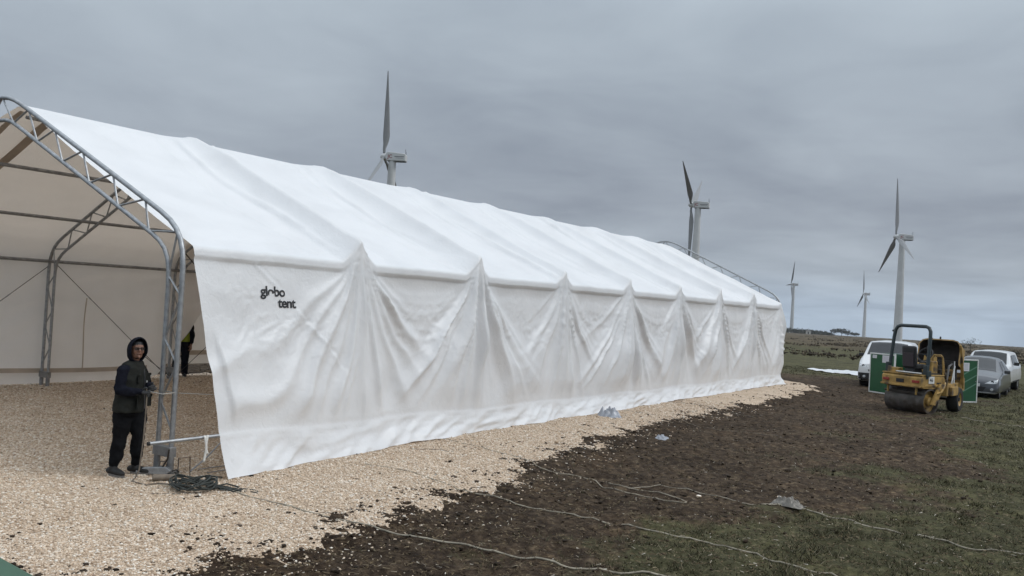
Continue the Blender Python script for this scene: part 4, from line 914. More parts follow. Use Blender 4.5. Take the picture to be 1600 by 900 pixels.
# ---------------------------------------------------------------- cars
M_GLASS = mat('tinted_car_glass', (.012, .015, .018), .12, spec=.45); M_CHR = mat('headlamp_glass', (.55, .58, .60), .15, .2, spec=.9, coat=.6)
M_PLAS = mat('black_car_plastic', (.018, .018, .02), .6); M_RIM = mat('alloy_rim', (.35, .36, .37), .35, .7)
def car(name, label, loc, rotz, paint, st, wheels, wr, kind):
    """st rows: y, z_bottom, z_belt, z_roof, w_bottom, w_belt, w_roof; front of the car at y=0, length towards +y"""
    st = np.array(st, float); z0 = GZ(*loc); t = thing(name, label, 'car', (*loc, z0 - .01), rotz)
    def sec(y, v):
        q = [np.interp(y, st[:, 0], st[:, k]) for k in range(1, 7)]; zb, zl, zr, wb, wl, wr_ = q
        zm = zb + (zl - zb) * .45; wm = max(wb, wl) * 1.015
        pts = np.array([(wb * .86, zb), (wb, zb + .07), (wm, zm), (wl, zl - .03), (wl - .012, zl), (wr_ + (wl - wr_) * .10, zl + (zr - zl) * .88), (wr_ * .93, zr - .012 * min(1, (zr - zl) / .3)), (wr_ * .5, zr + .03), (0, zr + .04)])
        s_ = np.array([0, .06, .25, .42, .45, .66, .74, .88, 1.]); return np.interp(v, s_, pts[:, 0]), np.interp(v, s_, pts[:, 1])
    def surf(y, v, sgn=1):
        x, z = sec(y, abs(v)); return (x * (1 if v >= 0 else -1) * sgn, y, z)
    ys = np.unique(np.r_[np.linspace(st[0, 0], st[-1, 0], 46), st[:, 0]]); vs = np.r_[-1 * np.linspace(0, 1, 26), np.linspace(1, 0, 26)[1:]]
    vs = np.r_[np.linspace(0, 1, 26), np.linspace(1, 0, 26)[1:]]; sg = np.r_[np.ones(26), -np.ones(25)]
    V = [(sec(y, v)[0] * s_, y, sec(y, v)[1]) for y in ys for v, s_ in zip(vs, sg)]; C_ = len(vs); F = []
    for i in range(len(ys) - 1):
        for k in range(C_ - 1): a = i * C_ + k; F.append((a, a + 1, a + C_ + 1, a + C_))
        F.append((i * C_ + C_ - 1, i * C_, (i + 1) * C_, (i + 1) * C_ + C_ - 1))
    F += [tuple(range(C_)), tuple((len(ys) - 1) * C_ + k for k in range(C_))[::-1]]
    m = MB().add(V, F); body = m.build('body', paint, t, True)
    def patch(nm, y0, y1, v0, v1, mt_, side, off=.008, ny=10, nv=8, par=None, y0b=None, y1b=None):
        y0b = y0 if y0b is None else y0b; y1b = y1 if y1b is None else y1b; vv = []; 
        for i in range(nv + 1):
            v = v0 + (v1 - v0) * i / nv; a = y0 + (y0b - y0) * i / nv; b = y1 + (y1b - y1) * i / nv
            for j in range(ny + 1):
                y = a + (b - a) * j / ny; x, z = sec(y, v)
                e = 1e-3; x1, z1 = sec(y, min(v + .01, 1)); x2, z2 = sec(y, max(v - .01, 0)); x3, z3 = sec(y + .02, v); x4, z4 = sec(y - .02, v)
                n = Vector((x1 - x2, 0, z1 - z2)).cross(Vector((x3 - x4, .04, z3 - z4)))
                n = n.normalized() if n.length > 1e-9 else Vector((0, 0, 1))
                if n.x < 0 and v < .9: n = -n
                if v >= .9 and n.z < 0: n = -n
                vv.append(((x + n.x * off) * side, y + n.y * off, z + n.z * off))
        C2 = ny + 1; return vv, [(i * C2 + j, i * C2 + j + 1, (i + 1) * C2 + j + 1, (i + 1) * C2 + j) for i in range(nv) for j in range(ny)]
    cw = kind['cowl']; rf = kind['roof']; rr = kind['rear']; re = kind['rear_end']
    mm = MB()
    for s_ in (1, -1): mm.add(*patch('w', cw + .04, rf - .03, .76, 1, M_GLASS, s_))
    mm.build('windscreen', M_GLASS, t, True)
    for s_ in (1, -1):
        for (a, b, a2, b2) in kind['side']: MB().add(*patch('w', a, b, .47, .64, M_GLASS, s_, y0b=a2, y1b=b2)).build('side_window', M_GLASS, t, True)
    mm = MB()
    for s_ in (1, -1): mm.add(*patch('w', rr + .03, re - .04, .76, 1, M_GLASS, s_))
    mm.build('rear_window', M_GLASS, t, True)
    f = kind
    W_ = f['w']
    # front end: grille, lamps, lower intake
    YY = np.linspace(st[0, 0], st[0, 0] + 1.2, 121); VV = np.linspace(0, 1, 41); SEC = [sec(y, VV) for y in YY]
    def front_y(x, z):
        x = abs(x)
        for y, (sx, sz) in zip(YY, SEC):
            if z > sz[-1] or z < sz[0]: continue
            if x <= np.interp(z, sz, sx): return y
        return YY[-1]
    def face(nm, q, mt_, off, par=t, nx_=10, nz_=4, mir=1, y_min=-9):
        (xa, za), (xb, zb_), (xc, zc_), (xd, zd) = q; V = []
        for lay in (off, -.03):
            for i in range(nz_ + 1):
                v = i / nz_
                for k in range(nx_ + 1):
                    u = k / nx_; x = (xa + (xb - xa) * u) * (1 - v) + (xd + (xc - xd) * u) * v; z = (za + (zb_ - za) * u) * (1 - v) + (zd + (zc_ - zd) * u) * v
                    V.append((x * mir, max(front_y(x, z), y_min) - lay, z))
        N1 = (nx_ + 1) * (nz_ + 1); C2 = nx_ + 1; F = []
        for i in range(nz_):
            for k in range(nx_): a = i * C2 + k; F += [(a, a + 1, a + C2 + 1, a + C2), (a + N1 + C2, a + N1 + C2 + 1, a + N1 + 1, a + N1)]
        rim_ = [k for k in range(C2)] + [i * C2 + nx_ for i in range(1, nz_ + 1)] + [nz_ * C2 + k for k in range(nx_ - 1, -1, -1)] + [i * C2 for i in range(nz_ - 1, 0, -1)]
        F += [(rim_[k], rim_[(k + 1) % len(rim_)], rim_[(k + 1) % len(rim_)] + N1, rim_[k] + N1) for k in range(len(rim_))]
        return MB().add(V, F).build(nm, mt_, par, False)
    for q in f['grille']: face('grille', q, M_PLAS, .012)
    if 'lower' in f: face('lower_bumper', f['lower'], M_PLAS, .03, nx_=24)
    if 'lip' in f: face('bumper_lip', f['lip'], f['lipmat'], .035, nx_=24)
    face('badge', [(-.05, f['bz']), (.05, f['bz']), (.05, f['bz'] + .08), (-.05, f['bz'] + .08)], M_RIM, .02, nx_=2, nz_=1)
    for s_ in (1, -1):
        hl_ = face('headlamp', f['lamp'], M_CHR, .010, mir=s_)
        (a, b, c, d) = f['lamp']; mx_ = ((a[0] + b[0] + c[0] + d[0]) / 4, (a[1] + b[1] + c[1] + d[1]) / 4)
        MB().lathe([(0, .01), (-.004, .045), (.01, .055)], (s_ * mx_[0], front_y(*mx_) - .014, mx_[1]), 'Y', 12).build('reflector', M_GLASS, hl_, True)
        for yd in f['doors']:
            mm = MB(); mm.add(*patch('d', yd, yd + .012, .06, .45, M_BLK, s_, off=.003, ny=1)); mm.build('door_gap', M_BLK, t, False)
        mm = MB(); mm.add(*patch('d', f['doors'][0], f['doors'][-1], .055, .10, M_PLAS, s_, off=.012, ny=12, nv=2)); mm.build('sill', M_PLAS, t, True)
        mr_ = MB().box((s_ * (W_ + .10), cw + .42, f['mz']), (.20, .10, .14)).build('wing_mirror', f.get('mirmat', M_PLAS), t, bevel=.03)
        fx_, fz_ = f['fog']; MB().lathe([(-.005, .01), (0, .05), (.04, .055)], (s_ * fx_, front_y(fx_, fz_) - .045, fz_), 'Y', 12).build('fog_lamp', M_CHR, t, True)
    MB().box((0, front_y(0, f['pz']) - .055, f['pz']), (.52, .02, .11)).build('licence_plate', M_WHT, t)
    for (x, y) in wheels:
        for s_ in (1, -1):
            MB().lathe([(-.02, wr + .07), (.006, wr + .065)], (0, 0, 0), 'X', 28).build('wheel_arch', M_PLAS, t, True)
            ar = bpy.context.scene.collection.objects[-1]; ar.location = (s_ * (x + .05), y, wr)
            ar.data.vertices  # flat ring closed by the tyre
            w = MB().lathe([(-.20, wr * .66), (-.20, wr * .97), (-.17, wr), (-.02, wr), (.012, wr * .96), (.015, wr * .68)], (0, 0, 0), 'X', 32).build('tyre', M_RUB, t, True)
            w.location = (s_ * (x + .045), y, wr); w.rotation_euler = (0, 0, 0 if s_ > 0 else math.pi)
            MB().lathe([(.004, wr * .67), (-.02, wr * .62), (-.03, wr * .2), (.0, wr * .14), (.0, .004)], (0, 0, 0), 'X', 28).build('wheel_rim', M_RIM, w, True)
            sp = MB()
            for k in range(5):
                a = k * 1.2566; sp.box((.006, math.cos(a) * wr * .36, math.sin(a) * wr * .36), (.02, wr * .16, wr * .58), Matrix.Rotation(a - math.pi / 2, 3, 'X'))
            sp.build('rim_spokes', M_RIM, w)
            MB().lathe([(-.30, .01), (-.30, wr + .05), (-.02, wr + .05)], (0, 0, 0), 'X', 24).build('wheel_well', M_BLK, t, True); ww = COL.objects[-1]; ww.location = (s_ * (x + .03), y, wr); ww.rotation_euler = (0, 0, 0 if s_ > 0 else math.pi)
    return t
M_VANP = mat('white_van_paint', (.62, .63, .64), .3, coat=.6, var=.02, vscale=3); M_SUVP = mat('white_suv_paint', (.58, .59, .60), .3, coat=.6, var=.03, vscale=3)
M_GREYP = mat('silver_grey_paint', (.085, .09, .10), .32, .5, coat=.7, var=.05, vscale=3)
HEAD = lambda px, py, deg: math.atan2(py, px) - math.pi / 2 + math.radians(deg)
# white van, front towards the camera
vx, vy = -6.45, 34.9
car('white_van', 'white van parked nose-on behind the green board, left of the roller', (vx, vy), HEAD(vx, vy, -7) , M_VANP,
    [(0, .30, .62, .68, .84, .82, .62), (.10, .24, .84, .90, .90, .88, .74), (.45, .22, .98, 1.04, .94, .92, .80), (.85, .22, 1.10, 1.16, .96, .93, .84), (1.15, .22, 1.14, 1.30, .96, .93, .84), (1.75, .22, 1.14, 1.72, .96, .93, .78), (2.2, .22, 1.13, 1.79, .96, .93, .80), (3.9, .22, 1.12, 1.79, .96, .93, .80), (4.30, .25, 1.12, 1.74, .95, .92, .80), (4.42, .35, 1.10, 1.15, .90, .88, .7)],
    [(.83, .85), (.83, 3.55)], .32, dict(cowl=1.0, roof=1.86, rear=4.25, rear_end=4.40, side=[(1.55, 2.45, 1.85, 2.45), (2.55, 3.35, 2.55, 3.35)], w=.90,
    grille=[[(-.50, .62), (.50, .62), (.54, .70), (-.54, .70)]], lower=[(-.86, .25), (.86, .25), (.90, .56), (-.90, .56)], lamp=[(.52, .76), (.86, .78), (.90, .92), (.60, .86)], bz=.75, fog=(.66, .42), doors=[1.35, 2.5, 3.5], mz=1.22, pz=.48))
# grey hatchback
cx_, cy_ = -3.38, 34.9
car('grey_hatchback', 'silver grey hatchback parked nose-on beside the right green board', (cx_, cy_), HEAD(cx_, cy_, -7), M_GREYP,
    [(0, .22, .52, .56, .70, .68, .55), (.06, .20, .64, .68, .78, .76, .62), (.20, .18, .74, .78, .84, .82, .68), (.50, .18, .82, .86, .87, .85, .72), (1.0, .18, .91, .95, .88, .86, .76), (1.2, .18, .93, 1.02, .88, .86, .72), (2.0, .18, .93, 1.40, .88, .86, .60), (2.6, .18, .92, 1.46, .88, .86, .60), (3.5, .18, .95, 1.40, .88, .86, .58), (4.0, .22, .97, 1.05, .86, .84, .60), (4.15, .32, .90, .92, .80, .78, .6)],
    [(.76, .82), (.76, 3.40)], .31, dict(cowl=1.05, roof=2.05, rear=3.45, rear_end=3.98, side=[(1.5, 2.35, 1.95, 2.35), (2.45, 3.3, 2.45, 3.1)], w=.87,
    grille=[[(-.34, .26), (.34, .26), (.46, .44), (-.46, .44)]], lip=[(-.78, .20), (.78, .20), (.80, .25), (-.80, .25)], lipmat=mat('silver_bumper', (.40, .41, .43), .35, .3, coat=.5), lamp=[(.40, .56), (.78, .58), (.84, .72), (.56, .66)], bz=.54, fog=(.64, .36), doors=[1.25, 2.4, 3.3], mz=.98, pz=.50, mirmat=M_GREYP))
# white off-roader
sx_, sy_ = -3.45, 39.5
car('white_offroader', 'white off-roader with black bumper, parked behind the grey hatchback', (sx_, sy_), HEAD(sx_, sy_, -8), M_SUVP,
    [(0, .38, .80, .84, .82, .80, .72), (.05, .34, .92, .96, .88, .86, .78), (.50, .32, 1.00, 1.04, .91, .89, .80), (1.15, .32, 1.04, 1.08, .92, .90, .80), (1.3, .32, 1.06, 1.14, .92, .90, .78), (1.85, .32, 1.06, 1.56, .92, .90, .70), (2.2, .32, 1.05, 1.62, .92, .90, .70), (3.7, .32, 1.06, 1.62, .92, .90, .70), (4.15, .34, 1.06, 1.15, .91, .89, .72), (4.25, .42, 1.0, 1.04, .88, .86, .7)],
    [(.82, .88), (.82, 3.45)], .36, dict(cowl=1.18, roof=1.95, rear=3.75, rear_end=4.12, side=[(1.6, 2.35, 1.9, 2.35), (2.45, 3.4, 2.45, 3.3)], w=.91,
    grille=[[(-.52, .74), (.52, .74), (.54, .88), (-.54, .88)]], lower=[(-.86, .36), (.86, .36), (.89, .62), (-.89, .62)], lamp=[(.58, .74), (.86, .74), (.88, .90), (.58, .89)], bz=.78, fog=(.70, .50), doors=[1.4, 2.4, 3.45], mz=1.16, pz=.50))
# white sheet lying on the ground left of the van
xs = []; sh = MB(); P0 = [(-11.6, 43.3), (-8.3, 41.2)]; P1 = [(-11.4, 43.9), (-9.3, 46.8)]; n = 26; mrow = 14; V = []
for i in range(mrow + 1):
    for j in range(n + 1):
        u = j / n; v = i / mrow; a = Vector(P0[0]).lerp(Vector(P0[1]), u); b = Vector(P1[0]).lerp(Vector(P1[1]), u); p = a.lerp(b, v)
        V.append((p.x, p.y, GZ(p.x, p.y) + .05 + .05 * float(vnoise(u * 9, v * 4, 501)) + .035 * math.sin(math.pi * v)))
o = np_mesh('white_sheet', V, grid_faces(mrow + 1, n + 1), M_TARP); tag(o, 'flat white tarpaulin lying on the soil left of the white van', 'tarpaulin')
# ---------------------------------------------------------------- people
M_NAVY = mat('navy_fleece', (.009, .010, .016), .95, spec=.1, var=.25, vscale=20, bump=.15, bscale=60); M_VEST = mat('olive_vest_cloth', (.020, .021, .0185), .9, spec=.15, var=.2, vscale=14, bump=.15)
M_TROU = mat('black_trouser_cloth', (.008, .0085, .010), .95, spec=.1, var=.3, vscale=8, bump=.15); M_SKIN = mat('skin', (.22, .115, .078), .6, var=.1, vscale=12)
M_SHOE = mat('black_shoe', (.012, .012, .012), .7); M_SOLE = mat('grey_rubber_sole', (.16, .15, .14), .7); M_GLOV = mat('grey_work_glove', (.035, .036, .038), .85, var=.3, vscale=30)
M_HIVIS = mat('yellow_hi_vis_cloth', (.20, .25, .02), .85)
M_CLTEX = bpy.data.textures.new('cloth_folds', 'CLOUDS'); M_CLTEX.noise_scale = .09
def soft(mb, name, m, parent, vox=.011, sm=4, fold=0.):
    o = mb.build(name, m, parent, True, fix=True)
    r = o.modifiers.new('join', 'REMESH'); r.mode = 'VOXEL'; r.voxel_size = vox; r.use_smooth_shade = True
    s_ = o.modifiers.new('soften', 'SMOOTH'); s_.iterations = sm; s_.factor = .5
    if fold:
        d = o.modifiers.new('folds', 'DISPLACE'); d.texture = M_CLTEX; d.strength = fold; d.mid_level = .5; d.texture_coords = 'GLOBAL'
    return o
def limb(mb, pts, rs, sc=(1, 1), n=12):
    P_ = [Vector(p) for p in pts]; q = []; r = []
    for i in range(len(P_) - 1):
        for k in range(4):
            t = k / 4; q.append(P_[i].lerp(P_[i + 1], t)); r.append(rs[i] + (rs[i + 1] - rs[i]) * t)
    q.append(P_[-1]); r.append(rs[-1])
    d0 = (q[0] - q[1]).normalized(); d1 = (q[-1] - q[-2]).normalized()
    q = [q[0] + d0 * r[0] * .8, q[0] + d0 * r[0] * .5] + q + [q[-1] + d1 * r[-1] * .5, q[-1] + d1 * r[-1] * .8]; r = [r[0] * .45, r[0] * .82] + r + [r[-1] * .82, r[-1] * .45]
    return mb.tube(q, r, n, sc=sc)
def ell(mb, c, rx, ry, rz, n=16, rot=0.):
    V = []; F = []; c_, s_ = math.cos(rot), math.sin(rot)
    for i in range(1, 10):
        a = math.pi * i / 10
        for k in range(n):
            b = 2 * math.pi * k / n; x, y = rx * math.sin(a) * math.cos(b), ry * math.sin(a) * math.sin(b); V.append((c[0] + x * c_ - y * s_, c[1] + x * s_ + y * c_, c[2] + rz * math.cos(a)))
    for i in range(8):
        for k in range(n): F.append((i * n + k, (i + 1) * n + k, (i + 1) * n + (k + 1) % n, i * n + (k + 1) % n))
    F += [tuple(range(n)), tuple(range(8 * n, 9 * n))[::-1]]
    return mb.add(V, F)
def stack(mb, secs, n=20):
    """horizontal elliptical sections: cx, cy, z, rx, ry, rot"""
    V = []; F = []
    for (cx, cy, z, rx, ry, ro) in secs:
        for k in range(n):
            a = 2 * math.pi * k / n; x, y = rx * math.cos(a), ry * math.sin(a); V.append((cx + x * math.cos(ro) - y * math.sin(ro), cy + x * math.sin(ro) + y * math.cos(ro), z))
    for i in range(len(secs) - 1):
        for k in range(n): F.append((i * n + k, i * n + (k + 1) % n, (i + 1) * n + (k + 1) % n, (i + 1) * n + k))
    F += [tuple(range(n))[::-1], tuple((len(secs) - 1) * n + k for k in range(n))]
    return mb.add(V, F)
def hand(mb, w, d, up, grip=.7, sz=1.):
    """palm at wrist w pointing along d; thumb on the side 'up'; fingers curl towards -side"""
    w = Vector(w); d = Vector(d).normalized(); up = Vector(up); up = (up - up.dot(d) * d).normalized(); nrm = d.cross(up)
    limb(mb, [w, w + d * .045 * sz, w + d * .085 * sz], [.026 * sz, .036 * sz, .036 * sz], sc=(1, .6), n=10)
    for k in range(4):
        o = (1.5 - k) * .021 * sz; L_ = (.070, .078, .072, .056)[k] * sz; p = w + d * .088 * sz + up * o; a = grip; q = [p]
        for j, f_ in enumerate((.45, .32, .23)):
            dd = (d * math.cos(a) + nrm * math.sin(a)); p = p + dd * L_ * f_; q.append(p); a += grip * .9
        limb(mb, q, [.0105 * sz, .010 * sz, .009 * sz, .008 * sz], n=8)
    p = w + d * .03 * sz + up * .03 * sz; q = [p, p + (d * .5 + up * .7 + nrm * .3).normalized() * .035 * sz, p + (d * .8 + up * .45 + nrm * .6) * .055 * sz]
    limb(mb, q, [.013 * sz, .012 * sz, .010 * sz], n=8)
def shoe(parent, ank, az, m=M_SHOE):
    t = math.radians(az); f = Vector((math.cos(t), math.sin(t), 0)); s_ = Vector((-f.y, f.x, 0)); a = Vector(ank)
    mb = MB(); q = [a - f * .07 + Vector((0, 0, .055 - a.z)), a + f * .02 + Vector((0, 0, .06 - a.z)), a + f * .10 + Vector((0, 0, .05 - a.z)), a + f * .175 + Vector((0, 0, .042 - a.z))]
    limb(mb, q, [.048, .054, .050, .036], sc=(.95, .9)); limb(mb, [a + Vector((0, 0, .02)), a + Vector((0, 0, .06 - a.z))], [.05, .052]); o = soft(mb, 'shoe', m, parent, .009, 4)
    so = MB(); V = []
    for k in range(24):
        b = 2 * math.pi * k / 24; L_ = .155 if math.cos(b) > 0 else .12; wd = .052; V.append(a + f * (.055 + L_ * math.cos(b)) + s_ * wd * math.sin(b) * (1 - .15 * math.cos(b)))
    V = [Vector((v.x, v.y, .0)) for v in V] + [Vector((v.x, v.y, .024)) for v in V]
    so.add(V, [tuple(range(24))[::-1], tuple(range(24, 48))] + [(k, (k + 1) % 24, (k + 1) % 24 + 24, k + 24) for k in range(24)]); so.build('sole', M_SOLE, o, True)
    return o
VR = math.radians(34.77)                                              # picture-right direction on the ground
# --- worker in the hood, local x = right in the photo, y = away from the camera, facing (+x, -y)
pw = thing('person', 'man in dark hooded top and olive vest holding a rope by the near tent post', 'person', (-9.88, 5.93, GZ(-9.88, 5.93) + .005), VR)
hz_, hx_, hy_ = 1.585, .055, -.03
FD = math.radians(-2)                                                # the way the trunk faces
HD = math.radians(-46)                                                # the way the face looks
fx, fy = math.cos(HD), math.sin(HD); rx_, ry_ = -fy, fx               # face forward and its left side
bd = MB()
stack(bd, [(hx_, hy_, hz_ - .115, .045, .05, HD), (hx_ + fx * .012, hy_ + fy * .012, hz_ - .095, .062, .060, HD), (hx_, hy_, hz_ - .05, .088, .070, HD), (hx_, hy_, hz_, .096, .076, HD), (hx_, hy_, hz_ + .05, .094, .078, HD), (hx_, hy_, hz_ + .09, .075, .062, HD), (hx_, hy_, hz_ + .108, .04, .035, HD)])
def fp(a, b, c): return (hx_ + fx * a + rx_ * b, hy_ + fy * a + ry_ * b, hz_ + c)
limb(bd, [fp(.092, 0, .02), fp(.108, 0, -.012), fp(.104, 0, -.022)], [.010, .014, .013], n=8)      # nose
limb(bd, [fp(.088, -.024, -.052), fp(.094, 0, -.05), fp(.088, .024, -.052)], [.007, .009, .007], n=8)   # lips
limb(bd, [fp(.088, 0, -.09), fp(.085, 0, -.092)], [.02, .02], n=8)                                     # chin
for b_ in (-1, 1):
    limb(bd, [fp(.086, b_ * .016, .034), fp(.084, b_ * .045, .033)], [.009, .008], n=8)                  # brow
    limb(bd, [fp(.070, b_ * .045, -.02), fp(.066, b_ * .05, -.035)], [.02, .018], n=8)                   # cheek
    limb(bd, [fp(.0, b_ * .080, .01), fp(-.01, b_ * .082, -.03)], [.016, .012], n=8)                     # ear
limb(bd, [(hx_, hy_, hz_ - .06), (.02, -.01, 1.42), (.01, .0, 1.30)], [.055, .058, .10])
stack(bd, [(.0, .0, .82, .15, .11, FD + 1.57), (.0, .0, 1.0, .14, .10, FD + 1.57), (.01, .0, 1.25, .16, .105, FD + 1.57), (.02, .0, 1.38, .13, .08, FD + 1.57)])
SHR, SHL = (-.03, -.175, 1.335), (.03, .165, 1.335); ER, EL = (-.035, -.245, 1.075), (.13, .20, 1.10); WR_, WL_ = (.195, -.185, 1.070), (.245, -.03, 1.125)
for a_, b_, c_ in ((SHR, ER, WR_), (SHL, EL, WL_)): limb(bd, [a_, b_, c_], [.05, .042, .03])
HR, HL = (-.045, -.06, .88), (.055, .06, .88); KR, KL = (-.055, -.095, .47), (.115, .035, .49); AR, AL = (-.115, -.09, .10), (.075, .10, .10)
for a_, b_, c_ in ((HR, KR, AR), (HL, KL, AL)): limb(bd, [a_, b_, c_], [.085, .055, .04])
body = soft(bd, 'body', M_SKIN, pw, .008, 3)
eyes = MB()
for b_ in (-1, 1): ell(eyes, fp(.0765, b_ * .031, .012), .011, .012, .0065)
eyes.build('eyes', mat('eye_white', (.35, .33, .31), .3), body, True)
ps = MB()
for b_ in (-1, 1): ell(ps, fp(.0885, b_ * .030, .012), .005, .005, .005, 8)
ps.build('pupils', M_BLK, body, True)
MB().tube([fp(.094, -.03, -.0515), fp(.1015, 0, -.050), fp(.094, .03, -.0515)], .0025, 5).build('mouth', mat('dark_lip', (.12, .045, .035), .6), body)
gl = MB()
for b_ in (-1, 1): gl.tube([fp(.104, b_ * (.033 + .028 * max(-.85, min(.85, 1.4 * math.cos(t)))), .012 + .018 * max(-.8, min(.8, 1.4 * math.sin(t)))) for t in np.linspace(0, 6.283, 17)], .0036, 5, False)
gl.tube([fp(.105, -.008, .016), fp(.108, 0, .018), fp(.105, .008, .016)], .003, 5).tube([fp(.10, .06, .016), fp(.05, .085, .016), fp(.0, .09, .01)], .0028, 5).tube([fp(.10, -.06, .016), fp(.05, -.085, .016), fp(.0, -.09, .01)], .0028, 5).build('glasses', M_BLK, pw, True)
ls = MB()
for b_ in (-1, 1): ls.add([fp(.103, b_ * .011, -.002), fp(.103, b_ * .056, -.002), fp(.103, b_ * .056, .026), fp(.103, b_ * .011, .026)], [(0, 1, 2, 3)])
ml = bpy.data.materials.new('tinted_lens'); ml.use_nodes = True; t_ = ml.node_tree; b_n = t_.nodes['Principled BSDF']; b_n.inputs['Base Color'].default_value = (.03, .03, .03, 1); b_n.inputs['Roughness'].default_value = .1
tb_ = t_.nodes.new('ShaderNodeBsdfTransparent'); tb_.inputs[0].default_value = (.55, .55, .55, 1); mx_ = t_.nodes.new('ShaderNodeMixShader'); mx_.inputs[0].default_value = .22; t_.links.new(tb_.outputs[0], mx_.inputs[1]); t_.links.new(b_n.outputs[0], mx_.inputs[2]); t_.links.new(mx_.outputs[0], t_.nodes['Material Output'].inputs[0])
ls.build('lens', ml, bpy.data.objects['glasses'])
MB().add([fp(-.01, 0, 0)], []); hr = MB(); stack(hr, [(hx_ - fx * .006, hy_ - fy * .006, hz_ + .045, .099, .081, HD), (hx_ - fx * .004, hy_ - fy * .004, hz_ + .095, .082, .070, HD), (hx_, hy_, hz_ + .122, .035, .03, HD)]); hr.build('hair', M_BLK, pw, True)
# hood: open shell round the face
V = []; F = []; nA, nB = 26, 16
for i in range(nB + 1):
    u = i / nB; dep = .082 - .215 * u; rr_ = math.sqrt(max(0, 1 - max(0, (u - .12) / .88) ** 2.4)); k0 = .90 + .10 * min(1, u * 6)
    for k in range(nA):
        a = 2 * math.pi * k / nA; lat = .104 * math.sin(a) * rr_ * k0; up_ = math.cos(a); vz = (.150 if up_ > 0 else .165) * up_ * rr_ * k0 - .005 - .02 * (u - .3)
        V.append(fp(dep - (.028 if up_ < -.5 else 0) + .018 * (up_ > .6) * (1 - u), lat, vz))
for i in range(nB):
    for k in range(nA): F.append((i * nA + k, i * nA + (k + 1) % nA, (i + 1) * nA + (k + 1) % nA, (i + 1) * nA + k))
hd_ = MB().add(V, F).build('hood', M_NAVY, pw, True); so_ = hd_.modifiers.new('thick', 'SOLIDIFY'); so_.thickness = .014; so_.offset = 1; sb_ = hd_.modifiers.new('round', 'SUBSURF'); sb_.levels = 1; sb_.render_levels = 1
# hooded top: collar, trunk and sleeves
tp = MB(); stack(tp, [(.0, .0, .90, .205, .150, FD + 1.57), (.0, .0, 1.10, .198, .145, FD + 1.57), (.01, .0, 1.30, .205, .135, FD + 1.57), (.02, .0, 1.39, .165, .105, FD + 1.57), (.03, -.01, 1.43, .105, .088, FD + 1.57), (.045, -.02, 1.48, .085, .08, HD)])
for a_, b_, c_ in ((SHR, ER, WR_), (SHL, EL, WL_)): limb(tp, [a_, Vector(a_).lerp(Vector(b_), .5), b_, Vector(b_).lerp(Vector(c_), .5), c_], [.068, .068, .064, .060, .043])
soft(tp, 'hooded_top', M_NAVY, pw, .012, 4, .035)
vt = MB(); stack(vt, [(-.005, .0, .80, .238, .178, FD + 1.57), (-.005, .0, .83, .242, .182, FD + 1.57), (.0, .0, 1.0, .226, .172, FD + 1.57), (.0, .0, 1.15, .220, .168, FD + 1.57), (.005, .0, 1.30, .205, .155, FD + 1.57), (.015, .0, 1.40, .160, .118, FD + 1.57), (.035, -.005, 1.44, .10, .085, FD + 1.57)])
vo = soft(vt, 'vest', M_VEST, pw, .012, 3, .03)
cf, sf = math.cos(FD), math.sin(FD); lf_, lg_ = -sf, cf
def vp(a, b, z): return (cf * a + lf_ * b, sf * a + lg_ * b, z)      # a forward, b to his left
def ve(b, z):                                                          # front surface of the vest at side offset b
    hw = np.interp(z, [.83, 1.0, 1.15, 1.3, 1.4], [.242, .226, .220, .205, .160]); hd2 = np.interp(z, [.83, 1.0, 1.15, 1.3, 1.4], [.182, .172, .168, .155, .118]); return hd2 * math.sqrt(max(.02, 1 - (b / hw) ** 2))
MB().tube([vp(ve(0, z) + .006, .0, z) for z in np.linspace(.84, 1.40, 9)], .006, 5).build('zip', mat('grey_zip', (.10, .10, .11), .4, .5), vo)
for (b_, z_, w_, h_) in ((-.10, 1.225, .10, .10), (.10, 1.225, .10, .10), (-.115, .93, .13, .15), (.115, .93, .13, .15)):
    q = MB(); a0 = ve(b_, z_) + .006; q.box(vp(a0, b_, z_), (.022, w_, h_), Matrix.Rotation(FD - b_ * 3.2, 3, 'Z')).box(vp(a0 + .008, b_, z_ + h_ * .42), (.022, w_ * 1.04, h_ * .28), Matrix.Rotation(FD - b_ * 3.2, 3, 'Z')); q.build('pocket', M_VEST, vo, bevel=.006)
MB().box(vp(ve(.05, 1.17) + .012, .05, 1.17), (.008, .018, .04), Matrix.Rotation(FD, 3, 'Z')).build('badge', M_WHT, vo)
tr_ = MB(); stack(tr_, [(.0, .0, .76, .185, .145, FD + 1.57), (.0, .0, .90, .19, .145, FD + 1.57), (0, 0, .98, .17, .13, FD + 1.57)])
limb(tr_, [HR, Vector(HR).lerp(Vector(KR), .5), KR, Vector(KR).lerp(Vector(AR), .55), Vector(AR) + Vector((0, 0, .03))], [.125, .110, .085, .082, .060])
limb(tr_, [HL, Vector(HL).lerp(Vector(KL), .5), KL, Vector(KL).lerp(Vector(AL), .55), Vector(AL) + Vector((0, 0, .03))], [.125, .110, .082, .078, .060])
soft(tr_, 'trousers', M_TROU, pw, .012, 3, .04)
shoe(pw, AR, -28); shoe(pw, AL, -12)
g = MB(); hand(g, WR_, (.95, .15, -.12), (.1, .1, 1), .8, 1.12); limb(g, [Vector(WR_) - Vector((.04, 0, 0)), WR_], [.046, .036]); soft(g, 'glove', M_GLOV, pw, .006, 2)
g = MB(); hand(g, WL_, (.75, -.5, -.15), (.0, .2, 1), .8, 1.12); limb(g, [Vector(WL_) + Vector((.0, .04, 0)), WL_], [.046, .036]); soft(g, 'glove', M_GLOV, pw, .006, 2)
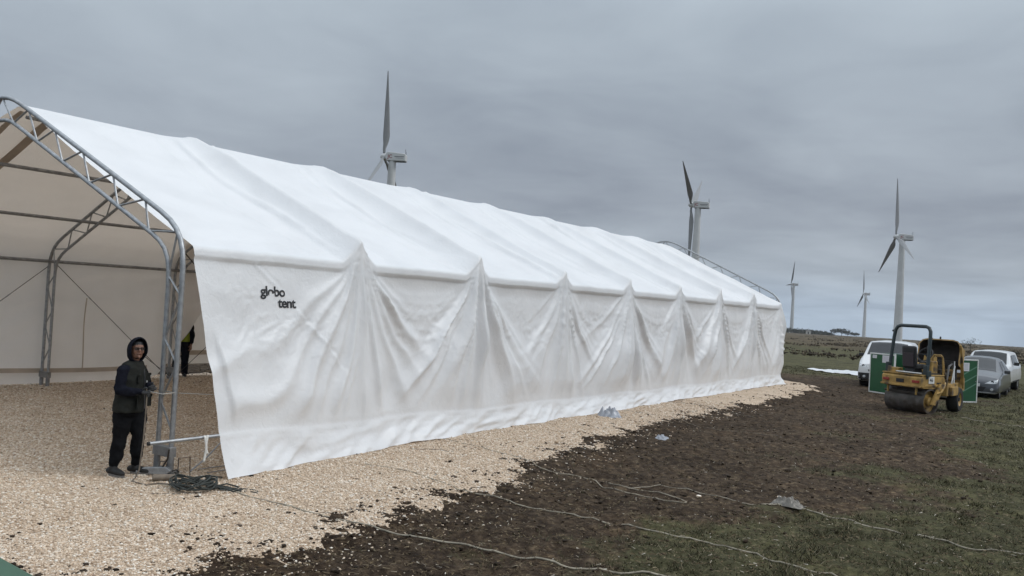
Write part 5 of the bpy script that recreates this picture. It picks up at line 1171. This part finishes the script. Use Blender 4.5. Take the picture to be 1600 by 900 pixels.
# --- second worker, seen from the waist down under the edge of the far cloth
p2 = thing('person', 'person in dark overalls and yellow vest standing under the edge of the far cloth', 'person', (-19.72, 13.2, GZ(-19.72, 13.2)), VR)
bd = MB(); stack(bd, [(0, 0, .84, .14, .10, 0), (0, 0, 1.05, .14, .10, 0), (0, 0, 1.3, .17, .10, 0), (0, 0, 1.44, .10, .07, 0)]); ell(bd, (-.03, 0, 1.64), .085, .095, .115); limb(bd, [(0, 0, 1.42), (-.01, 0, 1.56)], [.055, .052])
limb(bd, [(.19, 0, 1.40), (.24, 0, 1.10), (.25, -.03, .86)], [.05, .042, .03]); limb(bd, [(-.19, 0, 1.40), (-.26, -.06, 1.14), (-.30, -.20, 1.30)], [.05, .042, .03])
limb(bd, [(.08, 0, .9), (.09, .0, .48), (.09, .02, .1)], [.08, .055, .04]); limb(bd, [(-.09, 0, .9), (-.12, -.02, .48), (-.13, 0, .1)], [.08, .055, .04])
hand(bd, (.25, -.03, .86), (.0, -.1, -1), (-.4, -1, 0), .4, 1.1); soft(bd, 'body', M_SKIN, p2, .012, 3)
ell(MB(), (0, 0, 0), 1, 1, 1); hb = MB(); ell(hb, (-.03, .01, 1.67), .10, .11, .105); hb.build('knitted_cap', M_NAVY, p2, True)
ov = MB(); stack(ov, [(0, 0, .80, .19, .15, 0), (0, 0, 1.0, .20, .15, 0), (0, 0, 1.3, .22, .14, 0), (0, 0, 1.43, .12, .09, 0)])
limb(ov, [(.19, 0, 1.38), (.245, 0, 1.12), (.255, -.02, .92)], [.078, .066, .055]); limb(ov, [(-.19, 0, 1.38), (-.26, -.06, 1.14), (-.29, -.17, 1.27)], [.078, .066, .05])
limb(ov, [(.085, 0, .9), (.095, .0, .5), (.095, .02, .10)], [.125, .098, .085]); limb(ov, [(-.10, 0, .9), (-.13, -.02, .5), (-.14, 0, .10)], [.125, .098, .085]); soft(ov, 'overalls', M_NAVY, p2, .014, 3, .04)
hv = MB(); stack(hv, [(.0, 0, .93, .225, .175, 0), (.0, 0, 1.1, .215, .168, 0), (0, 0, 1.3, .215, .155, 0), (0, 0, 1.44, .12, .09, 0)]); soft(hv, 'vest', M_HIVIS, p2, .014, 2, .02)
shoe(p2, (.095, .02, .1), -60); shoe(p2, (-.14, .0, .1), -120)

# ---------------------------------------------------------------- ropes, poles and litter
def zr(x, y, h=.012): 
    s_, p_, sd_ = ground_z(x, y); return float(max(s_[0] - (.1 if sd_[0] > .3 else 0), p_[0] if sd_[0] > -.2 else -9)) + h
def rope(name, label, pts, r, m, cat='rope', group=None, closed_ends=True, raise_=None, tw=True):
    P_ = [Vector((p[0], p[1], 0)) for p in pts]; q = []
    for i in range(len(P_) - 1):
        p0 = P_[max(i - 1, 0)]; p1 = P_[i]; p2_ = P_[i + 1]; p3 = P_[min(i + 2, len(P_) - 1)]; n = max(3, int((p2_ - p1).length / .06))
        for k in range(n):
            t = k / n; q.append(.5 * ((2 * p1) + (-p0 + p2_) * t + (2 * p0 - 5 * p1 + 4 * p2_ - p3) * t * t + (-p0 + 3 * p1 - 3 * p2_ + p3) * t ** 3))
    q.append(P_[-1]); out_ = []
    for i, p in enumerate(q):
        dx = .012 * float(vnoise(i * .17, r * 99, 601)); x, y = p.x + dx, p.y + .012 * float(vnoise(i * .17, 4.4, 602)); out_.append((x, y))
    A = np.array(out_); s_, p_, sd_ = ground_z(A[:, 0], A[:, 1]); z = np.where(sd_ > -.15, np.maximum(p_, s_ - .1 * (sd_ > .3)), s_)
    zz = z.copy()
    for _ in range(3): zz = np.maximum(z, np.convolve(np.pad(zz, 1, mode='edge'), [.25, .5, .25], 'valid'))
    r *= .85; o = MB().tube([(a, b, c + r * .6) for (a, b), c in zip(out_, zz)], r, 6).build(name, m, None, True); tag(o, label, cat, group); return o
G_ = None
rope('guy_rope', 'longest pale rope, running from the cable coil across gravel to the bottom edge', [(-9.2, 5.95), (-8.95, 6.0), (-8.52, 6.35), (-7.87, 6.36), (-7.04, 6.41), (-6.29, 6.45), (-5.63, 6.52), (-5.06, 6.66), (-4.53, 6.79), (-3.91, 6.96), (-3.13, 7.28), (-2.7, 7.4)], .011, M_ROPE)
rope('guy_rope', 'pale rope from mid gravel onto the dark soil, second from the bottom left', [(-8.45, 8.73), (-7.72, 8.86), (-6.88, 8.68), (-6.15, 8.55), (-5.28, 8.55), (-4.73, 8.59), (-4.4, 8.63)], .009, M_ROPE)
rope('guy_rope', 'pale rope on the soil continuing to the right of the bottom centre', [(-4.3, 8.68), (-3.73, 8.62), (-3.32, 8.7), (-2.58, 8.56), (-1.94, 8.5), (-1.4, 8.3)], .010, M_ROPE)
rope('guy_rope', 'thin rope starting at the wall hem and folding back in a loop on the soil', [(-9.26, 11.44), (-8.09, 11.18), (-7.36, 11.05), (-6.5, 10.55), (-5.93, 10.69), (-5.35, 10.3), (-4.82, 10.22), (-4.51, 10.15), (-4.27, 10.17), (-4.22, 10.35), (-4.6, 10.45), (-5.1, 10.5), (-5.5, 10.62)], .008, M_ROPE)
rope('guy_rope', 'short thin rope with a hooked end on the soil above the looped rope', [(-5.12, 10.50), (-5.0, 10.68), (-4.85, 10.92), (-4.39, 10.94), (-3.73, 10.86)], .007, M_ROPE)
rope('guy_rope', 'pale rope passing the crumpled bag and running to the right edge over grass', [(-3.6, 10.72), (-3.3, 10.92), (-2.95, 11.04), (-2.29, 10.93), (-1.64, 10.92), (-1.09, 10.83), (-.47, 10.85), (.2, 10.9)], .011, M_ROPE)
rope('guy_rope', 'thin dark line on the gravel beside the clear bag at the tent hem', [(-9.3, 18.3), (-8.6, 18.2), (-7.65, 18.05), (-6.6, 17.3), (-5.2, 17.6)], .008, M_ROPED)
rope('guy_rope', 'farther thin dark line on the gravel near the far half of the tent', [(-9.3, 21.2), (-8.35, 21.37), (-7.33, 20.52), (-6.6, 20.3)], .010, M_ROPED)
rope('guy_rope', 'pale rope lying on the grass to the right of the roller', [(-2.75, 26.1), (-2.53, 25.96), (-1.82, 25.61), (-1.23, 25.35), (-.4, 25.2)], .014, M_ROPE)
rope('guy_rope', 'short dark rope lying on the gravel left of the thin looped rope', [(-8.9, 10.2), (-8.6, 10.5), (-8.3, 10.55)], .007, M_ROPED)
# rope hanging from the hands down to the ground and over to the coil
hw = pw.matrix_world
wv = Matrix.Rotation(VR, 3, 'Z') @ Vector((.275, -.16, 1.06)) + Vector((-9.88, 5.93, 0))
gp = Vector((wv.x - .03, wv.y - .02, 0)); q = [(wv.x - .02, wv.y, 1.13), (wv.x, wv.y, 1.07), (wv.x, wv.y, .9), (wv.x - .012, wv.y, .5), (gp.x, gp.y, .12), (gp.x + .01, gp.y - .05, .03), (gp.x + .12, gp.y - .16, .02), (gp.x + .4, gp.y - .14, .02), (-9.2, 5.95, .02), (-9.0, 6.0, .03)]
tag(MB().tube(q, .009, 7).build('pull_rope', M_ROPED, None, True), 'grey brown rope hanging from the hooded man\'s gloves down to the gravel', 'rope')
q = [(wv.x - .02, wv.y, 1.10), (wv.x + .18, wv.y + .10, 1.075), (-9.56, 6.36, 1.06), (-9.86, 6.30, 1.055), (-9.56, 6.40, 1.05), (-9.2, 7.2, 1.0), (-9.3, 8.4, .9)]
tag(MB().tube(q, .006, 6).build('wire', mat('pale_wire', (.4, .39, .36), .6), None, True), 'thin pale line tied round the near tent post at hand height', 'wire')
MB()
# dark cable coil
cc = MB(); c0 = Vector((-8.74, 6.12, .03))
for k in range(11):
    ra = .16 + .11 * RNG.random(); rb = ra * (.75 + .3 * RNG.random()); ox, oy = RNG.normal(0, .03, 2); ph = RNG.random() * 6.28; q = []
    for t in np.linspace(0, 6.6, 30): q.append((c0.x + ox + (ra + .015 * math.sin(3 * t + k)) * math.cos(t + ph), c0.y + oy + (rb + .015 * math.cos(2 * t + k)) * math.sin(t + ph), .025 + .013 * k * (.6 + .4 * math.sin(2 * t + k)) + .015 * RNG.random()))
    cc.tube(q, .0095, 6)
for k in range(9):
    a = (.35 + .9 * RNG.random()) * (1 if k % 3 else -1) + (math.pi if k % 3 == 0 else 0); L_ = .30 + .35 * RNG.random(); q = [(c0.x + .12 * math.cos(a), c0.y + .12 * math.sin(a), .07)]
    for t in (.4, .7, 1.): q.append((c0.x + (.12 + L_ * t) * math.cos(a + .3 * RNG.normal()), c0.y + (.12 + L_ * t) * math.sin(a + .25 * RNG.normal()), .05 - .03 * t))
    cc.tube(q, .009, 6)
tag(cc.build('cable_coil', M_ROPEK, None, True), 'tangled coil of dark cable lying on the gravel at the foot of the near post', 'cable coil')
rope('cable', 'stiff dark cable with a bent loop on the gravel right of the coil', [(-8.6, 6.2), (-8.45, 6.45), (-8.2, 6.6), (-8.12, 6.56), (-8.2, 6.48), (-8.5, 6.3)], .008, M_ROPEK, 'cable')
rope('cable', 'thin grey cable crossing in front of the dark coil', [(-8.55, 5.95), (-8.65, 5.80), (-8.85, 5.62)], .007, M_ROPED, 'cable')
# lever hoist at the man's foot
lv = thing('cable_puller', 'flat grey lever cable puller lying by the hooded man\'s far foot', 'tool', (-9.66, 6.18, GZ(-9.66, 6.18) + .01), VR + .05)
MB().prism([(-.22, .0), (.16, .0), (.22, .05), (.16, .10), (-.12, .085), (-.22, .04)], -.03, .03, 'Y').build('housing', M_GALV, lv, bevel=.01)
MB().tube([(.10, .0, .09), (.17, -.03, .2), (.19, -.05, .33)], .012, 6).build('lever', M_CABLE, lv, True)
MB().tube([(.22, 0, .05), (.27, .02, .06), (.31, 0, .04), (.30, -.03, .03), (.26, -.02, .035)], .011, 6).build('hook', M_CABLE, lv, True)
MB().tube([(.14, .02, .09), (.14, .07, .15), (.05, .07, .15), (.05, .02, .09)], .007, 5).build('handle', M_CABLE, lv, True)
pe = thing('pipe_stub', 'short grey pipe with its dark hollow painted as a black end disc, lying left of the post foot', 'pipe', (-9.36, 5.98, GZ(-9.36, 5.98) + .045), .9)
MB().lathe([(0, .045), (.26, .038), (.26, .0)], (0, 0, 0), 'X', 14).build('pipe', M_ROPED, pe, True); MB().lathe([(-.004, .0), (-.004, .040)], (0, 0, 0), 'X', 14).build('dark_mouth_disc', M_BLK, pe)  # black disc over the mouth stands in for the shade inside
# rods and bracket behind the post
for (a, b, lb) in (((-9.55, 6.75), (-9.45, 7.35), 'thin steel rod lying on the gravel behind the post, left one'), ((-9.32, 6.72), (-9.20, 7.45), 'thin steel rod lying on the gravel behind the post, right one')):
    tag(MB().tube([(a[0], a[1], GZ(*a) + .02), (b[0], b[1], GZ(*b) + .05)], .008, 6).build('steel_rod', M_GALVD, None, True), lb, 'rod')
tag(MB().tube([(-9.40, 6.52, .05), (-9.33, 6.68, .20), (-9.25, 6.86, .42), (-9.1, 7.2, .62)], .010, 6).build('stay_rod', M_GALVD, None, True), 'thin rod slanting up to the right from behind the post foot', 'rod')
tag(MB().tube([(-9.42, 6.36, .02), (-9.42, 6.36, .24), (-9.27, 6.42, .27), (-9.25, 6.42, .03), (-9.42, 6.36, .02)], .007, 6).build('wire_bracket', M_CABLE, None, True), 'bent dark wire bracket standing on the gravel right of the post foot', 'bracket')
# crumpled plastic
def crumple(name, label, x, y, sx, sy, h, m, seed):
    z = zr(x, y, .0); n = 26; V = []
    for i in range(n):
        for j in range(n):
            u, v = i / (n - 1) * 2 - 1, j / (n - 1) * 2 - 1; e = max(0, 1 - (u * u + v * v) ** 1.2)
            k = abs(float(vnoise(u * 2.6 + seed, v * 2.6, 700 + seed))) * 1.3 + .5 * abs(float(vnoise(u * 6, v * 6 + seed, 710)))
            V.append((x + u * sx * (1 + .2 * float(vnoise(v * 3, seed, 720))), y + v * sy * (1 + .2 * float(vnoise(u * 3, seed, 721))), z + .005 + h * e * (.35 + k)))
    o = np_mesh(name, V, grid_faces(n, n), m, smooth=False); tag(o, label, 'bag'); return o
M_PB = mat('thin_clear_plastic', (.30, .32, .36), .25, spec=.8); M_PB2 = mat('dirty_plastic', (.16, .145, .125), .4, var=.4, vscale=18)
crumple('plastic_bag', 'crumpled pale plastic bag lying against the white wall hem', -8.88, 17.0, .28, .20, .18, M_PB, 1)
crumple('plastic_bag', 'small grey plastic scrap on the dark soil near the gravel edge', -6.74, 15.17, .17, .10, .07, M_PB, 2)
crumple('plastic_bag', 'dirty crumpled plastic bag on the soil beside the right hand rope', -3.12, 11.1, .20, .12, .10, M_PB2, 3)
for k, (x, y, r, lb) in enumerate(((-7.71, 12.79, .055, 'round tan stone on the gravel in front of the wall'), (-4.2, 10.75, .05, 'pale stone by the hooked rope on the soil'), (-3.35, 11.5, .045, 'upper pale stone left of the dirty plastic bag'), (-3.22, 11.35, .05, 'lower pale stone left of the dirty plastic bag'), (-1.2, 8.9, .05, 'pale stick end at the bottom right corner'))):
    V = CUB * .9 + RNG.standard_normal((8, 3)) * .15; bm_ = MB().add([(x + v[0] * r * (1.5 if k else 1), y + v[1] * r, zr(x, y, 0) + r * .4 + v[2] * r * .6) for v in V], [tuple(f) for f in CUF]); o = bm_.build('stone', mst if k else mat('tan_stone', (.42, .32, .22), .9, var=.1), None, True)
    sb_ = o.modifiers.new('round', 'SUBSURF'); sb_.levels = 1; sb_.render_levels = 1; tag(o, lb, 'stone')
# corner of the green surface just below the viewpoint
gs = thing('green_platform', 'dark green painted metal corner in the bottom left corner of the photo', 'platform', (0, 0, 0))
cq = [(-2.75, 1.62), (-2.35, 1.18), (-3.4, .2), (-4.6, 1.0)]
def gpt(px, py, t):
    d = Fv + Rv * ((px - 800) / FPX) - Uv * ((py - 450) / FPX); return Vector((0, 0, EYE)) + d * t
A_ = gpt(-40, 848, 2.0); zt = A_.z
# flat top at one height: the edge passes the two points where it leaves the frame
def onz(px, py): d = Fv + Rv * ((px - 800) / FPX) - Uv * ((py - 450) / FPX); t = (zt - EYE) / d.z; return Vector((0, 0, EYE)) + d * t
e0, e1 = onz(0, 869), onz(57, 900); dr_ = (e1 - e0).normalized(); in_ = Vector((dr_.y, -dr_.x, 0)); in_ = in_ if in_.dot(Vector((0, 0, 0)) - e0) > 0 else -in_
p_a = e0 - dr_ * .9; p_b = e1 + dr_ * .9; poly = [(p.x, p.y) for p in (p_a, p_b, p_b + in_ * .9, p_a + in_ * .9)]
MB().prism(poly, zt - .05, zt, 'Z').build('top_sheet', mat('green_metal_sheet', (.022, .075, .038), .45, var=.15, vscale=6), gs, bevel=.006)
MB().prism([(poly[0][0] * .98 + poly[2][0] * .02, poly[0][1] * .98 + poly[2][1] * .02), (poly[1][0] * .98 + poly[3][0] * .02, poly[1][1] * .98 + poly[3][1] * .02), poly[2], poly[3]], .0, zt - .052, 'Z').build('cabinet_body', M_GRN, gs)
# ---------------------------------------------------------------- far trees
tree('bare_tree', 'lone small round bare tree on the skyline right of the raised roller hood', -19.5, 195.0, 2.6, 2.4, 260, .10)
gr = 'small trees along the skyline right of the tent'
for k, (px, dist, h, w) in enumerate(((1306, 760, 5.5, 9), (1318, 765, 6.5, 11), (1327, 770, 5.5, 8), (1341, 770, 3.5, 7))):
    a = math.radians(-34.77) + math.atan((px - 800) / FPX); x, y = math.sin(a) * dist, math.cos(a) * dist
    tree('skyline_tree', ('leftmost of four small dark trees', 'second and tallest of four small dark trees', 'third of four small dark trees', 'rightmost and lowest of four small dark trees')[k] + ' on the skyline above the van', x, y, h, w, 320, .55, gr)
n = 150; u = RNG.random(n); az = -34.77 + np.degrees(np.arctan((1226 + 78 * u - 800) / FPX)); dist = 760 + 40 * RNG.random(n); x = np.sin(np.radians(az)) * dist; y = np.cos(np.radians(az)) * dist
z = base_z(x, y) + soil_relief(x, y); hh = (2.2 + 3.2 * RNG.random(n)) * (1 - .5 * u); V = []
for i in range(n):
    for k in range(34):
        c = np.array([x[i], y[i], z[i] + hh[i] * (.15 + .8 * RNG.random() ** .8)]) + RNG.standard_normal(3) * np.array([1.3, 1.3, .25]) * (1.1 - .0); a = RNG.standard_normal(3) * .55; b = RNG.standard_normal(3) * .55; V += [c, c + a, c + b]
tag(np_mesh('far_wood', np.array(V), np.arange(len(V)).reshape(-1, 3), M_LEAF, smooth=False), 'low dark line of trees on the skyline just right of the tent end', 'wood', kind='stuff')
a = math.radians(-34.77) + math.atan((1266 - 800) / FPX); x, y = math.sin(a) * 745, math.cos(a) * 745; z = float(base_z(np.array([x]), np.array([y]))[0])
sh = thing('farm_shed', 'tiny pale farm shed in front of the dark trees on the skyline', 'shed', (x, y, z), a * -1)
MB().box((0, 0, 1.3), (4.0, 5, 2.6)).build('wall', mat('pale_render', (.5, .48, .44), .8), sh); MB().prism([(-2.3, 2.6), (2.3, 2.6), (0, 3.7)], -2.8, 2.8, 'Y').build('roof', mat('grey_roof', (.30, .29, .28), .8), sh); MB().box((0, -2.52, 1), (1.0, .06, 2)).build('door', M_PLAS, sh)
# rocks and dark bushes on the near skyline to the right
for k, (px, dist, s_, lb) in enumerate(((1569, 150, .5, 'pale rock on the skyline right of the lone tree'), (1577, 152, .35, 'smaller pale rock right of the first on the skyline'), (1413, 160, .5, 'pale rock beside the base of the nearest right hand turbine'), (1376, 170, .45, 'pale rock on the skyline above the white van'))):
    a = math.radians(-34.77) + math.atan((px - 800) / FPX); x, y = math.sin(a) * dist, math.cos(a) * dist; z = float((base_z(np.array([x]), np.array([y])) + soil_relief(np.array([x]), np.array([y])))[0])
    V = CUB * .9 + RNG.standard_normal((8, 3)) * .2; o = MB().add([(x + v[0] * s_ * 1.3, y + v[1] * s_, z + .2 + v[2] * s_ * .7) for v in V], [tuple(f) for f in CUF]).build('rock', mat('pale_rock', (.32, .30, .27), .9, var=.2), None); tag(o, lb, 'rock')
for k, (px, dist, h, w, lb) in enumerate(((1539, 150, .9, 1.4, 'dark low bush on the skyline right of the lone bare tree'), (1592, 140, 1.0, 1.3, 'dark bush on the skyline at the right edge'), (1509, 190, 1.2, 1.2, 'tiny grey bush just left of the lone bare tree'))):
    a = math.radians(-34.77) + math.atan((px - 800) / FPX); tree('skyline_bush', lb, math.sin(a) * dist, math.cos(a) * dist, h, w, 200, .09)
# ---------------------------------------------------------------- thin damp air
hm = bpy.data.materials.new('damp_air'); hm.use_nodes = True; t_ = hm.node_tree; t_.nodes.remove(t_.nodes['Principled BSDF'])
pv = t_.nodes.new('ShaderNodeVolumePrincipled'); pv.inputs['Color'].default_value = (.80, .87, .95, 1); pv.inputs['Density'].default_value = .00013; pv.inputs['Anisotropy'].default_value = 0
t_.links.new(pv.outputs[0], t_.nodes['Material Output'].inputs['Volume'])
hz_o = MB().box((0, 0, 21), (3120, 3120, 138)).build('haze', hm, None); hz_o['kind'] = 'stuff'; hz_o['label'] = 'thin pale haze over the plain'
